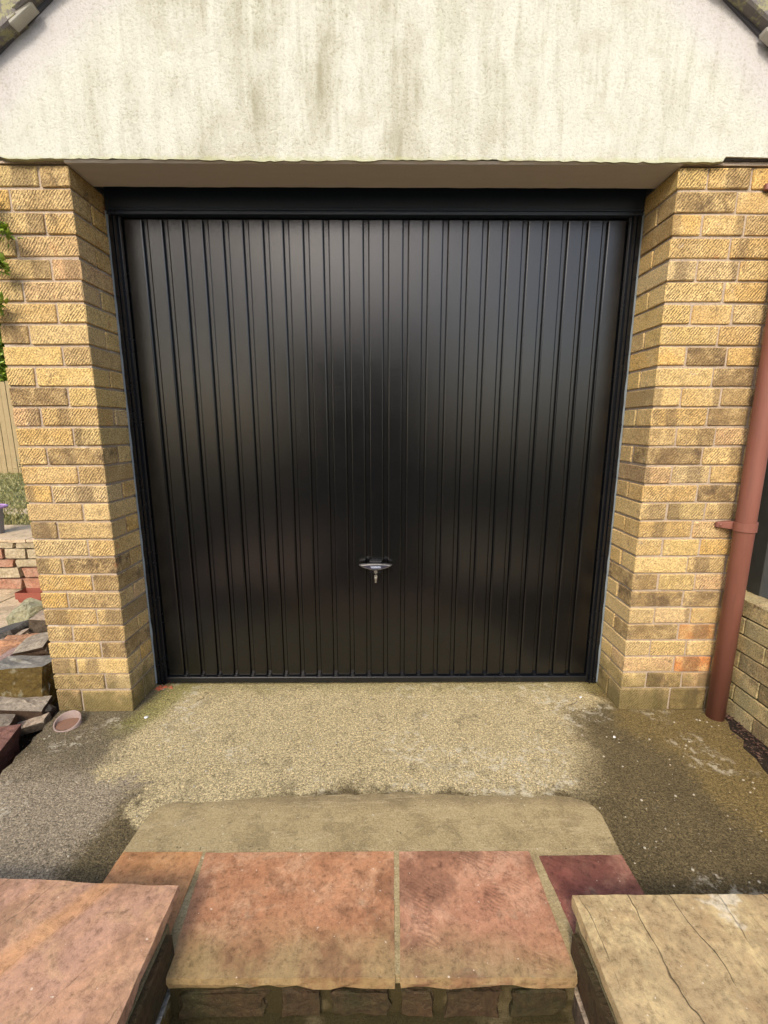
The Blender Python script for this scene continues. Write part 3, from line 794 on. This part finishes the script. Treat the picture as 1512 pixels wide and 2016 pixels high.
# ------------------------------------------------------------------ the door
door = thing('garage_door', 'black ribbed steel up and over garage door with chrome handle', 'garage door', (0, .2, 0))
def obj_in(name, bm, mat, parent, smooth=False):
    o = link(name, to_mesh(bm, smooth=smooth), mat, parent); base = parent.location if parent.parent is None else parent.parent.location
    o.location = -parent.location if parent.parent is None else Vector(); return o
for sgn in (-1, 1):
    bm = bmesh.new()
    prof = [(-.0005, .262), (.0, .203), (.0135, .203), (.016, .199), (.0195, .199), (.022, .206), (.030, .206), (.0325, .198), (.037, .198), (.040, .211), (.0505, .211), (.0505, .262)]
    za, zb = (.002, 2.075)
    v0 = [bm.verts.new((sgn*(W-.002-x), y, za)) for x, y in prof]; v1 = [bm.verts.new((sgn*(W-.002-x), y, zb)) for x, y in prof]
    for a in range(len(prof)-1): bm.faces.new([v0[a], v0[a+1], v1[a+1], v1[a]])
    bm.faces.new(v0); bm.faces.new(v1); bmesh.ops.recalc_face_normals(bm, faces=bm.faces[:])
    obj_in('frame_jamb', bm, M_frame, door)
    # sealant bead
    bm = bmesh.new(); prev = None
    for i in range(90):
        z = .01+2.06*i/89; wv = .0022+.0022*abs(mnoise.noise(Vector((z*9, sgn*3, 0))))*2
        cur = [bm.verts.new((sgn*(W-.0008-a), b, z)) for a, b in ((-.0, .1975-wv), (wv*.8, .199), (wv*1.4, .2045))]
        if prev:
            for a in range(2): bm.faces.new([prev[a], prev[a+1], cur[a+1], cur[a]])
        prev = cur
    bmesh.ops.recalc_face_normals(bm, faces=bm.faces[:])
    obj_in('sealant', bm, M_seal, door)
bm = bmesh.new()
prof = [(.262, 2.30), (.200, 2.30), (.200, 2.082), (.197, 2.078), (.197, 2.074), (.204, 2.072), (.204, 2.066), (.200, 2.064), (.200, 2.060), (.212, 2.058), (.262, 2.058)]
v0 = [bm.verts.new((-W+.003, y, z)) for y, z in prof]; v1 = [bm.verts.new((W-.003, y, z)) for y, z in prof]
for a in range(len(prof)-1): bm.faces.new([v0[a], v0[a+1], v1[a+1], v1[a]])
bm.faces.new(v0); bm.faces.new(v1); bmesh.ops.recalc_face_normals(bm, faces=bm.faces[:])
# raise it clear of the jamb tops
for v in bm.verts:
    if v.co.z < 2.1: v.co.y -= .003
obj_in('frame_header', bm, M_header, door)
LW, ZB, ZT = 1.018, .046, 2.046
leaf = box_obj('leaf', (-LW, LW, .229, .250, .010, 2.056), M_black, door)
box_obj('bottom_rail', (-LW, LW, .1990, .2285, .012, .0405), M_frame, door, .0015)
PITCH = .0809
gr = [(-11.5+i)*PITCH for i in range(24)]
edges = [-LW]+gr+[LW]
def panel_mesh(wd, h):
    bm = bmesh.new(); d, s, ins = .0135, .0035, .0
    x = wd/2
    prof = [(-x, d), (-x+.0006, .0062), (-x+.0018, .0030), (-x+.0040, .0009), (-x+.0072, 0), (x-.0072, 0), (x-.0040, .0009), (x-.0018, .0030), (x-.0006, .0062), (x, d)]
    v0 = [bm.verts.new((a, b, -h/2)) for a, b in prof]; v1 = [bm.verts.new((a, b, h/2)) for a, b in prof]
    for a in range(len(prof)-1): bm.faces.new([v0[a], v0[a+1], v1[a+1], v1[a]])
    bm.faces.new(v0); bm.faces.new(v1); bmesh.ops.recalc_face_normals(bm, faces=bm.faces[:])
    return to_mesh(bm, 'panel')
pm = {}
GW = .0165
for i in range(25):
    a = edges[i]+(GW/2 if i > 0 else .001); b = edges[i+1]-(GW/2 if i < 24 else .001)
    if i == 0 or i == 24: # end stiles are wider with a step
        pass
    k = round(b-a, 4)
    if k not in pm: pm[k] = panel_mesh(k, ZT-ZB)
    o = link('panel', pm[k], M_black, door); o.location = Vector(((a+b)/2, .2152, (ZT+ZB)/2))-door.location
# small pressed feet of each groove over the rail
for x in gr:
    bm = bmesh.new(); add_box(bm, x-.006, x+.006, .2095, .2285, .0408, .0475)
    obj_in('groove_foot', bm, M_frame, door)
# handle
hx, hz = -.006, .612
def lens(bm, hw, up, dn, y0, y1, n=20, ox=hx, oz=hz):
    ringf, ringb = [], []
    P = [(-hw+2*hw*i/n, up*(1-abs(-1+2*i/n)**2.6)+.001) for i in range(n+1)] + [(hw-2*hw*i/n, -dn*(1-abs(1-2*i/n)**2.0)) for i in range(1, n)]
    for x, z in P: ringf.append(bm.verts.new((ox+x, y0, oz+z))); ringb.append(bm.verts.new((ox+x*1.02, y1, oz+z)))
    bm.faces.new(ringf); bm.faces.new(ringb)
    for a in range(len(P)): b = (a+1) % len(P); bm.faces.new([ringf[a], ringf[b], ringb[b], ringb[a]])
    bmesh.ops.recalc_face_normals(bm, faces=bm.faces[:])
bm = bmesh.new(); add_box(bm, hx-.028, hx+.028, .196, .2155, hz-.048, hz+.020); bmesh.ops.bevel(bm, geom=bm.edges[:], offset=.004, segments=2, affect='EDGES')
hp = obj_in('handle_mount', bm, M_frame, door)
bm = bmesh.new(); lens(bm, .074, .006, .022, .172, .190)
bmesh.ops.bevel(bm, geom=[e for e in bm.edges if all(abs(v.co.y-.172) < 1e-4 for v in e.verts)], offset=.003, segments=2, affect='EDGES')
hnd = obj_in('handle', bm, M_chrome, door)
bm = bmesh.new(); lens(bm, .058, .0025, .016, .1705, .1716, oz=hz-.002)
o = link('handle_plate', to_mesh(bm), M_plate, hnd); 
bm = bmesh.new()
rr = random.Random(3)
for row, (zz, xa, xb) in enumerate(((hz-.0045, -.022, .022), (hz-.0095, -.020, .024))):
    x = hx+xa
    while x < hx+xb:
        wd = rr.uniform(.0018, .0034); add_box(bm, x, x+wd, .1698, .1705, zz-.0016, zz+.0016); x += wd+.0009
o = link('lettering', to_mesh(bm), M_mark, hnd)
for o_ in ('key_cylinder', 'key'):
    bm = bmesh.new()
    zz = .576 if o_ == 'key_cylinder' else .557
    bmesh.ops.create_cone(bm, cap_ends=True, segments=20, radius1=.0085, radius2=.0080, depth=.030 if o_ == 'key_cylinder' else .012,
                          matrix=Matrix.Translation((hx+.001, .205 if o_ == 'key_cylinder' else .190, zz)) @ Matrix.Rotation(R(90), 4, 'X'))
    if o_ == 'key':
        add_box(bm, hx-.0040, hx+.0050, .1835, .1855, .526, .552); add_box(bm, hx-.0055, hx+.0065, .1830, .1860, .543, .550)
    bmesh.ops.recalc_face_normals(bm, faces=bm.faces[:])
    obj_in(o_, bm, M_key, door)

# ------------------------------------------------------------------ downpipe
pipe = thing('downpipe', 'round brown plastic downpipe on the right hand brick pier', 'drainpipe', (1.462, -.05, 0))
def tube(pts, r, seg=24, cap=True):
    bm = bmesh.new(); rings = []
    for i, p in enumerate(pts):
        p = Vector(p); d = (Vector(pts[min(i+1, len(pts)-1)])-Vector(pts[max(i-1, 0)])).normalized()
        ax = d.orthogonal().normalized(); ay = d.cross(ax)
        rr_ = r[i] if isinstance(r, (list, tuple)) else r
        rings.append([bm.verts.new(p+(ax*math.cos(2*math.pi*k/seg)+ay*math.sin(2*math.pi*k/seg))*rr_) for k in range(seg)])
    # keep rings aligned
    for a, b in zip(rings, rings[1:]):
        off = min(range(seg), key=lambda s: (a[0].co-b[s].co).length)
        b[:] = b[off:]+b[:off]
        if (a[1].co-b[1].co).length > (a[1].co-b[-1].co).length: b[:] = [b[0]]+b[:0:-1]
        for k in range(seg): bm.faces.new([a[k], a[(k+1) % seg], b[(k+1) % seg], b[k]])
    if cap: bm.faces.new(rings[0]); bm.faces.new(rings[-1])
    bmesh.ops.recalc_face_normals(bm, faces=bm.faces[:])
    return bm
bm = tube([(0, 0, -.012), (0, 0, 1.0), (0.001, 0, 2.30), (.004, -.01, 2.38), (.03, -.02, 2.47)], .0345, 32)
link('pipe', to_mesh(bm, smooth=True), M_pipe, pipe)
for zz in (.842, 2.062):
    bm = tube([(0, 0, zz-.017), (0, 0, zz+.017)], .0395, 32)
    o = link('pipe_clip', to_mesh(bm), M_pipe, pipe)
    for s_ in (-1, 1):
        bm = bmesh.new()
        add_box(bm, s_*.0565-.0285, s_*.0565+.0285, .036, .0485, zz-.0165, zz+.0165)
        vs = [v for v in bm.verts][-8:]
        for v in vs:
            if (v.co.x*s_) > .07: v.co.z = zz+(v.co.z-zz)*.62
            elif v.co.y < .04: v.co.y -= .022
        bmesh.ops.bevel(bm, geom=bm.edges[:], offset=.002, segments=1, affect='EDGES')
        link('clip_lug', to_mesh(bm), M_pipe, pipe)
    for s_ in (-1, 1):
        bm = bmesh.new(); bmesh.ops.create_uvsphere(bm, u_segments=12, v_segments=8, radius=.0075, matrix=Matrix.Translation((s_*.072, .034, zz)))
        link('screw', to_mesh(bm, smooth=True), M_pipe, pipe)

# ------------------------------------------------------------------ neighbour's wall, post, planting on the right
nw = thing('garden_wall', 'mossy low brick retaining wall running forward at the right of the downpipe', 'brick wall', (1.56, -.2, 0))
box_obj('mortar', (1.537, 1.64, -1.9, 1.2, -.1, .522), M_mortar_dk, nw)
for k in range(7):
    z = -.002+k*.0762; y = -1.5+(.11 if k % 2 else 0)
    while y < 1.1:
        brick(nw, 1.53, 1.632, y, y+.221, z, .0705, M_brick_grn); y += .2245
bed = box_obj('garden_bed', (1.642, 3.6, -1.9, 4.5, -.1, .47), M_soil); bed['kind'] = 'structure'
post = thing('timber_post', 'black stained timber post on the low brick wall at the right', 'post', (1.67, .05, .5))
box_obj('shaft', (1.622, 1.70, .01, .09, .49, 1.16), M_post, post, .004)
box_obj('cap', (1.612, 1.71, .0, .10, 1.16, 1.185), M_post, post, .006)
pan = thing('dark_fence', 'low dark board fence in the bed behind the timber post', 'fence', (1.9, .8, .47))
for i in range(6):
    box_obj('board', (1.66, 3.3, .62+.002*i, .64+.002*i, .50+i*.085, .50+i*.085+.079), M_post, pan, .003)
box_obj('fence_post', (1.655, 1.70, .645, .69, .47, 1.05), M_post, pan)

def leaf_cloud(n, cx, cy, cz, sx, sy, sz, size, seed, clump=.5):
    rr = random.Random(seed); bm = bmesh.new()
    cl = [Vector((cx+rr.uniform(-sx, sx), cy+rr.uniform(-sy, sy), cz+rr.uniform(-sz, sz))) for _ in range(max(4, n//60))]
    for i in range(n):
        c = cl[rr.randrange(len(cl))]
        p = c+Vector((rr.gauss(0, sx*.28*clump*2), rr.gauss(0, sy*.28*clump*2), rr.gauss(0, sz*.28*clump*2)))
        leaf1(bm, p, size*rr.uniform(.6, 1.3), rr)
    return bm
def leaf1(bm, p, s, rr, d=None):
    d = d or Vector((rr.gauss(0, 1), rr.gauss(0, 1)-.4, rr.gauss(0, .8)-.2)).normalized()
    side = d.cross(Vector((rr.gauss(0, .4), rr.gauss(0, .4), 1))).normalized(); up = side.cross(d).normalized()
    b = bm.verts.new(p); t = bm.verts.new(p+d*s); mdl = bm.verts.new(p+d*s*.5-up*s*.06)
    l = bm.verts.new(p+d*s*.42+side*s*.24+up*s*.05); r_ = bm.verts.new(p+d*s*.42-side*s*.24+up*s*.05)
    bm.faces.new([b, mdl, l]); bm.faces.new([mdl, t, l]); bm.faces.new([b, r_, mdl]); bm.faces.new([mdl, r_, t])
def shrub(name, label, cat, loc, ext, n, size, mat, seed, group=None, trunk=True):
    t = thing(name, label, cat, loc, group)
    bm = leaf_cloud(n, 0, 0, ext[2]*1.05, ext[0]*.75, ext[1]*.75, ext[2]*.75, size, seed)
    o = link('foliage', to_mesh(bm), mat, t); o['kind'] = 'stuff'
    rr = random.Random(seed)
    bm = bmesh.new()
    for k in range(5):
        tip = Vector((rr.uniform(-.7, .7)*ext[0], rr.uniform(-.7, .7)*ext[1], ext[2]*rr.uniform(.8, 1.7)))
        b2 = tube([(0, 0, -.02), tip*.5+Vector((rr.uniform(-.03, .03), 0, 0)), tip], [.02*ext[2]+.004, .013*ext[2]+.003, .003], 6)
        me = bpy.data.meshes.new('t'); b2.to_mesh(me); b2.free(); bm.from_mesh(me); bpy.data.meshes.remove(me)
    link('stem', to_mesh(bm), M_stem, t)
    return t
shrub('leafy_shrub', 'bright green shrub beyond the dark fence at the right edge', 'shrub', (2.35, 1.5, .47), (.5, .4, .45), 1600, .05, M_leafy, 31)

# ------------------------------------------------------------------ left background
# patio behind the rubble
pat = thing('patio', None, None, (-3, 1, 0)); pat['kind'] = 'structure'; del_keys = [k for k in ('category',) if k in pat.keys()]
for k in del_keys: del pat[k]
for i in range(5):
    for j in range(3):
        x = -1.52-i*.602-.58; y = .86-j*.0+j*.45-.35
        slab('paving_slab', [(x, y+.44), (x+.592, y+.44), (x+.592, y), (x, y)], .002+random.uniform(-.002, .002), .05, M_pav, pat, n=4, mrows=3, seed=60+i*3+j)
sw = thing('stone_wall', 'low dry stone wall of buff and red stones left of the pier', 'stone wall', (-2.9, 1.6, 0))
box_obj('core', (-4.1, -2.2, 1.56, 1.9, -.05, .36), M_mortar_step, sw)
rs = random.Random(11); z = .0
for row, hgt in enumerate((.095, .085, .065, .085, .045)):
    x = -4.1+rs.uniform(0, .1)
    while x < -2.25:
        L = rs.uniform(.14, .30)
        rock('stone', (x+L/2, 1.545, z+hgt/2), (L-.006, .12, hgt-.005), M_rock['wallA'] if rs.random() < (.25 if row in (0, 2) else .75) else M_rock['wallB'], sw, seed=rs.randrange(999), boxy=.88, rough=.05)
        x += L
    z += hgt
x = -4.1
while x < -2.2:
    L = rs.uniform(.4, .55)
    slab('cap_stone', [(x, 2.0), (x+L-.008, 2.0), (x+L-.008, 1.485), (x, 1.485)], .402, .026, M_pav, sw, n=5, mrows=4, seed=rs.randrange(99)); x += L
lawn = flat('lawn', [(-30, 2.0), (-1.9, 2.0), (-1.9, 12), (-30, 12)], .385, M_grass, None, .5)
bm = bmesh.new(); rr = random.Random(4)
for i in range(9000):
    y = 2.0+rr.random()**1.5*5.2; x = rr.uniform(-3.2-(y-2)*1.0-.3, -2.4-(y-2)*.75+.4); h = rr.uniform(.02, .06); a = rr.uniform(0, 6.28)
    dx, dy = math.cos(a)*.006, math.sin(a)*.006
    v = [bm.verts.new((x-dx, y-dy, .384)), bm.verts.new((x+dx, y+dy, .384)), bm.verts.new((x+rr.gauss(0, .018), y+rr.gauss(0, .018), .384+h))]
    bm.faces.new(v)
o = link('grass', to_mesh(bm), leaf_material('pale_grass_blade', (.12, .13, .035), (.34, .30, .12))); o['kind'] = 'stuff'; o['label'] = 'tufty lawn grass beyond the stone wall'
for (y0, y1) in ((2.55, 2.85),):
    o = flat('path', [(-6, y0), (-2.4, y0), (-2.4, y1), (-6, y1)], .392, M_pav, None, .02)
fence = thing('wooden_fence', 'vertical board timber fence at the back of the lawn', 'fence', (-6.5, 6.6, .39))
for i in range(42):
    x = -9.2+i*.102
    box_obj('plank', (x, x+.094, 6.6+(.006 if i % 2 else 0), 6.618+(.006 if i % 2 else 0), .37, 2.06+random.uniform(-.012, .012)), M_fence, fence, .002)
box_obj('rail', (-9.2, -5.0, 6.63, 6.67, .7, .79), M_fence, fence); box_obj('rail', (-9.2, -5.0, 6.63, 6.67, 1.65, 1.74), M_fence, fence)
shrub('hedge', 'yellow green hedge showing above the timber fence', 'hedge', (-7.4, 7.6, .38), (1.7, .5, 2.3), 26000, .13, M_leafy, 41)
shrub('small_bush', 'small dark bush at the foot of the timber fence', 'bush', (-6.25, 6.2, .385), (.22, .2, .22), 500, .05, M_leafd, 43)
# climber with leaves that reach in front of the pier
cl = thing('climbing_plant', 'green climber with leaf sprays reaching across the left pier', 'climbing plant', (-1.98, .10, -.1))
def cl_obj(name, bm, mat, kind=None):
    o = link(name, to_mesh(bm), mat, cl); o.location = -cl.location
    if kind: o['kind'] = kind
    return o
rr = random.Random(9)
paths = [[(-1.98, .10, -.1), (-1.97, .08, .8), (-1.93, .05, 1.6), (-1.60, -.01, 1.98), (-1.36, -.04, 1.95), (-1.262, -.05, 1.87)],
         [(-1.93, .05, 1.5), (-1.60, -.02, 1.78), (-1.36, -.035, 1.81), (-1.31, -.04, 1.79)],
         [(-1.96, .06, 1.1), (-1.70, -.01, 1.5), (-1.42, -.03, 1.64), (-1.345, -.035, 1.67)],
         [(-1.94, .05, 1.6), (-1.70, -.02, 2.0), (-1.45, -.04, 2.06), (-1.33, -.045, 2.01)]]
def interp(P, t):
    k = t*(len(P)-1); i = min(int(k), len(P)-2); return Vector(P[i]).lerp(Vector(P[i+1]), k-i)
for P in paths:
    cl_obj('stem', tube([interp(P, t/14) for t in range(15)], [.006-.0035*t/14 for t in range(15)], 6), M_stem)
bm = bmesh.new()
for pi, P in enumerate(paths):
    for i in range(150 if pi == 0 else 90):
        t = .45+.55*rr.random() if i > 30 else .80+.2*rr.random(); p = interp(P, t)+Vector((rr.gauss(0, .007), rr.gauss(0, .008)-.004, rr.gauss(0, .012)))
        leaf1(bm, p, rr.uniform(.020, .036), rr, Vector((rr.gauss(.5, .7), rr.gauss(-.3, .35), rr.gauss(-.2, .7))).normalized())
for i in range(900):
    z = rr.uniform(.75, 2.15)
    leaf1(bm, Vector((-1.95+rr.gauss(0, .10), .07+rr.gauss(0, .10), z)), rr.uniform(.02, .04), rr)
cl_obj('foliage', bm, M_leafy, 'stuff')

tub = thing('plastic_tub', 'grey plastic tub with a purple rim at the left edge', 'tub', (-3.06, 1.68, .403))
bm = tube([(0, 0, .0), (0, 0, .21)], [.06, .075], 28, False); link('body', to_mesh(bm, smooth=True), M_tub, tub)
bm = bmesh.new()
for k in range(32):
    pass
bm = tube([(.100*math.cos(a/32*2*math.pi), .100*math.sin(a/32*2*math.pi), .212) for a in range(33)], .010, 8, False)
link('rim', to_mesh(bm, smooth=True), M_purple, tub)
tr = thing('terracotta_trough', 'small dark red terracotta trough on the paving by the pier', 'trough', (-2.49, 1.27, .004))
bm = bmesh.new(); vs = add_box(bm, -.09, .09, -.05, .05, 0, .075)
for v in vs:
    if v.co.z < .01: v.co.x *= .84; v.co.y *= .84
tp = [f for f in bm.faces if all(v.co.z > .05 for v in f.verts)]
r = bmesh.ops.inset_region(bm, faces=tp, thickness=.010); r2 = bmesh.ops.extrude_face_region(bm, geom=tp)
for v in [g for g in r2['geom'] if isinstance(g, bmesh.types.BMVert)]: v.co.z -= .05
bmesh.ops.delete(bm, geom=tp, context='FACES_ONLY'); bmesh.ops.recalc_face_normals(bm, faces=bm.faces[:])
link('body', to_mesh(bm), M_terr, tr)

# ------------------------------------------------------------------ rubble stones
G = 'rubble stones heaped beside the left pier'
ROCKS = [
 ('green', (-2.08, .75, .09), (.25, .22, .22), .55, 101, (0, 0, .2), 'rounded green grey boulder at the top of the rubble heap'),
 ('tan', (-1.90, .62, .10), (.13, .14, .19), .8, 102, (0, .15, .1), 'layered tan stone wedged against the pier near the top of the heap'),
 ('dark', (-2.08, .55, .10), (.24, .16, .055), .85, 103, (0, -.28, 0), 'thin near-black slab leaning below the green grey boulder'),
 ('tan', (-2.03, .47, .085), (.26, .16, .045), .85, 104, (.1, -.25, 0), 'thin pale tan slab tilted under the near-black slab'),
 ('orange', (-1.86, .42, .075), (.30, .22, .13), .6, 105, (.15, .05, .2), 'broad orange brown rock in the middle of the heap'),
 ('orange', (-1.90, .30, .08), (.20, .18, .09), .7, 106, (0, -.1, 0), 'rusty orange slab at the left frame edge of the heap'),
 ('mauve', (-1.80, .19, .07), (.19, .20, .14), .7, 107, (.2, -.45, .1), 'mauve grey stone leaning left of the mossy boulder'),
 ('grey', (-1.685, .27, .175), (.17, .13, .05), .8, 108, (.30, -.20, .1), 'flat grey stone lying on top of the mossy boulder'),
 ('moss', (-1.605, .095, .075), (.26, .17, .235), .72, 109, (-.10, 0, .1), 'large mossy brown boulder against the pier side'),
 ('amber', (-1.69, .03, .045), (.11, .11, .075), .4, 110, (0, 0, 0), 'small amber orange stone below the mossy boulder'),
 ('grey', (-1.575, -.01, .012), (.30, .10, .115), .75, 111, (.15, .06, .05), 'long grey stone with dark underside at the foot of the pier'),
 ('tan', (-1.475, -.075, -.015), (.17, .05, .04), .85, 112, (.2, -.25, .15), 'thin pale sliver of stone beside the clay pipe'),
 ('grey', (-1.575, -.14, .012), (.15, .11, .10), .75, 113, (.1, .2, .3), 'blocky grey stone at the left edge above the red stone'),
 ('red', (-1.485, -.27, -.005), (.17, .17, .175), .8, 114, (.05, .15, .25), 'dark red stone at the edge of the concrete apron'),
 ('mauve', (-1.70, -.10, -.03), (.22, .2, .12), .7, 115, (0, .1, .5), 'mauve stone low in the heap outside the red stone'),
 ('dark', (-1.66, -.32, -.03), (.24, .2, .14), .7, 116, (.1, 0, .2), 'dark stone outside the red stone'),
 ('grey', (-1.95, .10, .02), (.25, .22, .14), .7, 117, (.1, .1, .9), 'grey stone low on the outer side of the heap'),
]
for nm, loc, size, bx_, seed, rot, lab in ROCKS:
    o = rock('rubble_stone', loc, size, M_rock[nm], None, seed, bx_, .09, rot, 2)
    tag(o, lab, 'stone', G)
# filler stones deep in the heap
for i in range(3):
    p = (random.uniform(-2.1, -1.55), random.uniform(-.1, .75), -.04); s_ = random.uniform(.10, .17)
    o = rock('rubble_stone', p, (s_, s_*.9, s_*.7), M_rock[['dark', 'mauve', 'grey'][i]], None, 200+i, .6, .1, (0, 0, i), 1)
    tag(o, 'small %s stone half buried between the larger rubble stones' % o.active_material.name.split('_')[0], 'stone', G)

# clay pipe stub set in the concrete
stub = thing('clay_pipe_stub', 'open end of a clay drainpipe set in the concrete by the left pier', 'pipe end', (-1.297, -.088, .004))
bm = bmesh.new(); seg = 36; rings = []
for (r_, z_) in ((.052, -.02), (.052, .008), (.0505, .0095), (.0475, .0095), (.0462, .008), (.0462, -.035)):
    rings.append([bm.verts.new((r_*math.cos(2*math.pi*k/seg), r_*.86*math.sin(2*math.pi*k/seg), z_+.018*math.sin(2*math.pi*k/seg)*(1 if z_ > 0 else 0)+(.008 if z_ > 0 else 0))) for k in range(seg)])
for a, b in zip(rings, rings[1:]):
    for k in range(seg): bm.faces.new([a[k], a[(k+1) % seg], b[(k+1) % seg], b[k]])
bmesh.ops.recalc_face_normals(bm, faces=bm.faces[:])
link('pipe_rim', to_mesh(bm, smooth=True), M_ringm, stub)
bm = bmesh.new(); bmesh.ops.create_circle(bm, cap_ends=True, segments=30, radius=.0462); 
for v in bm.verts: v.co.y *= .86; v.co.z = .002+random.uniform(-.002, .002)
link('silt', to_mesh(bm), M_silt, stub)

# small loose things on the apron
for x, y, s_, lab in ((-.991, -.046, .020, 'white triangular chip on the concrete near the left pier'), (.940, .088, .018, 'white chip on the concrete below the right end of the door'), (.958, -.178, .013, 'small white pebble on the dark stain before the right pier')):
    o = rock('paint_chip', (x, y, .004), (s_, s_*.8, .006), M_white_chip, None, int(x*100)+300, .6, .15, (0, 0, x)); tag(o, lab, 'chip')
bm = bmesh.new(); rr = random.Random(77)
for i in range(420):
    while True:
        x, y = rr.uniform(-1.35, 1.45), rr.uniform(-.85, .18)
        if not (abs(x) > W-.02 and y > -.02) and poly_inside(outline, x, y): break
    s_ = rr.uniform(.0015, .0048); bmesh.ops.create_icosphere(bm, subdivisions=1, radius=s_, matrix=Matrix.Translation((x, y, .001+s_*.2)) @ Matrix.Scale(.6, 4, (0, 0, 1)))
o = link('grit', to_mesh(bm), plain('pale_grit', (.45, .40, .30), .8, var=.4, scale=9)); o['kind'] = 'stuff'
bm = bmesh.new()
for i in range(260):
    t_ = rr.random(); x = 1.585-.10*rr.random()-t_*.10; y = .0-t_*.55
    leaf1(bm, Vector((min(x, 1.52), y, rr.uniform(0, .008))), rr.uniform(.008, .02), rr, Vector((rr.gauss(0, 1), rr.gauss(0, 1), .12)).normalized())
o = link('leaf_litter', to_mesh(bm), plain('brown_leaf_litter', (.09, .05, .035), .9, var=.5, scale=30)); o['kind'] = 'stuff'
bm = bmesh.new()
for i in range(60):
    s_ = rr.uniform(.002, .006); bmesh.ops.create_icosphere(bm, subdivisions=1, radius=s_, matrix=Matrix.Translation((-1.058+abs(rr.gauss(0, .03)), .178+rr.gauss(0, .010), .001)))
o = link('brick_dust', to_mesh(bm), M_rust); o['kind'] = 'stuff'
for x, y, a, L in ((-.82, .07, .6, .035), (-.93, .05, .9, .02), (.86, .03, .2, .06), (-.2, -.33, .7, .02)):
    bm = tube([(0, 0, 0), (math.cos(a)*L*.5, math.sin(a)*L*.5, .002), (math.cos(a+.3)*L, math.sin(a+.3)*L, 0)], .0012, 5)
    o = link('twig', to_mesh(bm), M_stem, None, (x, y, .003)); tag(o, {-.82: 'dry twig on the concrete near the left end of the door', -.93: 'tiny twig on the moss beside the left reveal', .86: 'long dry twig near the right end of the door', -.2: 'small twig in the middle of the pale concrete'}[x], 'twig')

# ------------------------------------------------------------------ unseen house and trees behind the viewer, added to shape the door reflections
hs = thing('added_house', 'unseen house added behind the viewer to darken the door reflection', 'house', (0, -14, -1))
bm = bmesh.new()
add_box(bm, -3.4, 2.0, -20, -13, -1.1, 3.6)
obj_in('wall', bm, M_house, hs)
bm = bmesh.new()
v = [bm.verts.new(c) for c in ((-3.8, -20.4, 3.6), (2.4, -20.4, 3.6), (2.4, -12.6, 3.6), (-3.8, -12.6, 3.6), (-3.8, -16.5, 5.8), (2.4, -16.5, 5.8))]
for f in ((0, 1, 5, 4), (3, 4, 5, 2), (0, 4, 3), (1, 2, 5), (0, 3, 2, 1)): bm.faces.new([v[i] for i in f])
obj_in('roof', bm, M_tile, hs)
for x, z in ((-2.6, .3), (.4, .3), (-2.6, 2.1), (.4, 2.1)):
    box_obj('window', (x, x+1.2, -12.99, -12.95, z, z+1.1), M_glass, hs)
def tree(x, y, r, h0, h1, seed, lab, n=2600):  # unseen tree, gap below the crown lets sky show in the door
    t = thing('added_tree', lab, 'tree', (x, y, -1.03), 'unseen trees added behind the viewer')
    link('trunk', to_mesh(tube([(0, 0, -.1), (.05, 0, h0), (.1, .1, (h0+h1)/2), (0, 0, h1*.9)], [.2, .15, .1, .03], 10)), M_bark, t)
    bm = leaf_cloud(n, 0, 0, (h0+h1)/2+.2, r*.8, r*.8, (h1-h0)*.42, .30, seed, .45)
    o = link('crown', to_mesh(bm), M_leafd, t); o['kind'] = 'stuff'
tree(-5.6, -11.5, 2.6, 2.0, 8.8, 51, 'unseen broad tree added left of the house behind the viewer')
tree(-9.6, -9.0, 2.6, 2.0, 8.0, 52, 'second unseen tree added further left behind the viewer')
tree(9.8, -9.5, 1.9, 1.6, 6.0, 53, 'unseen tree added at the right behind the viewer')
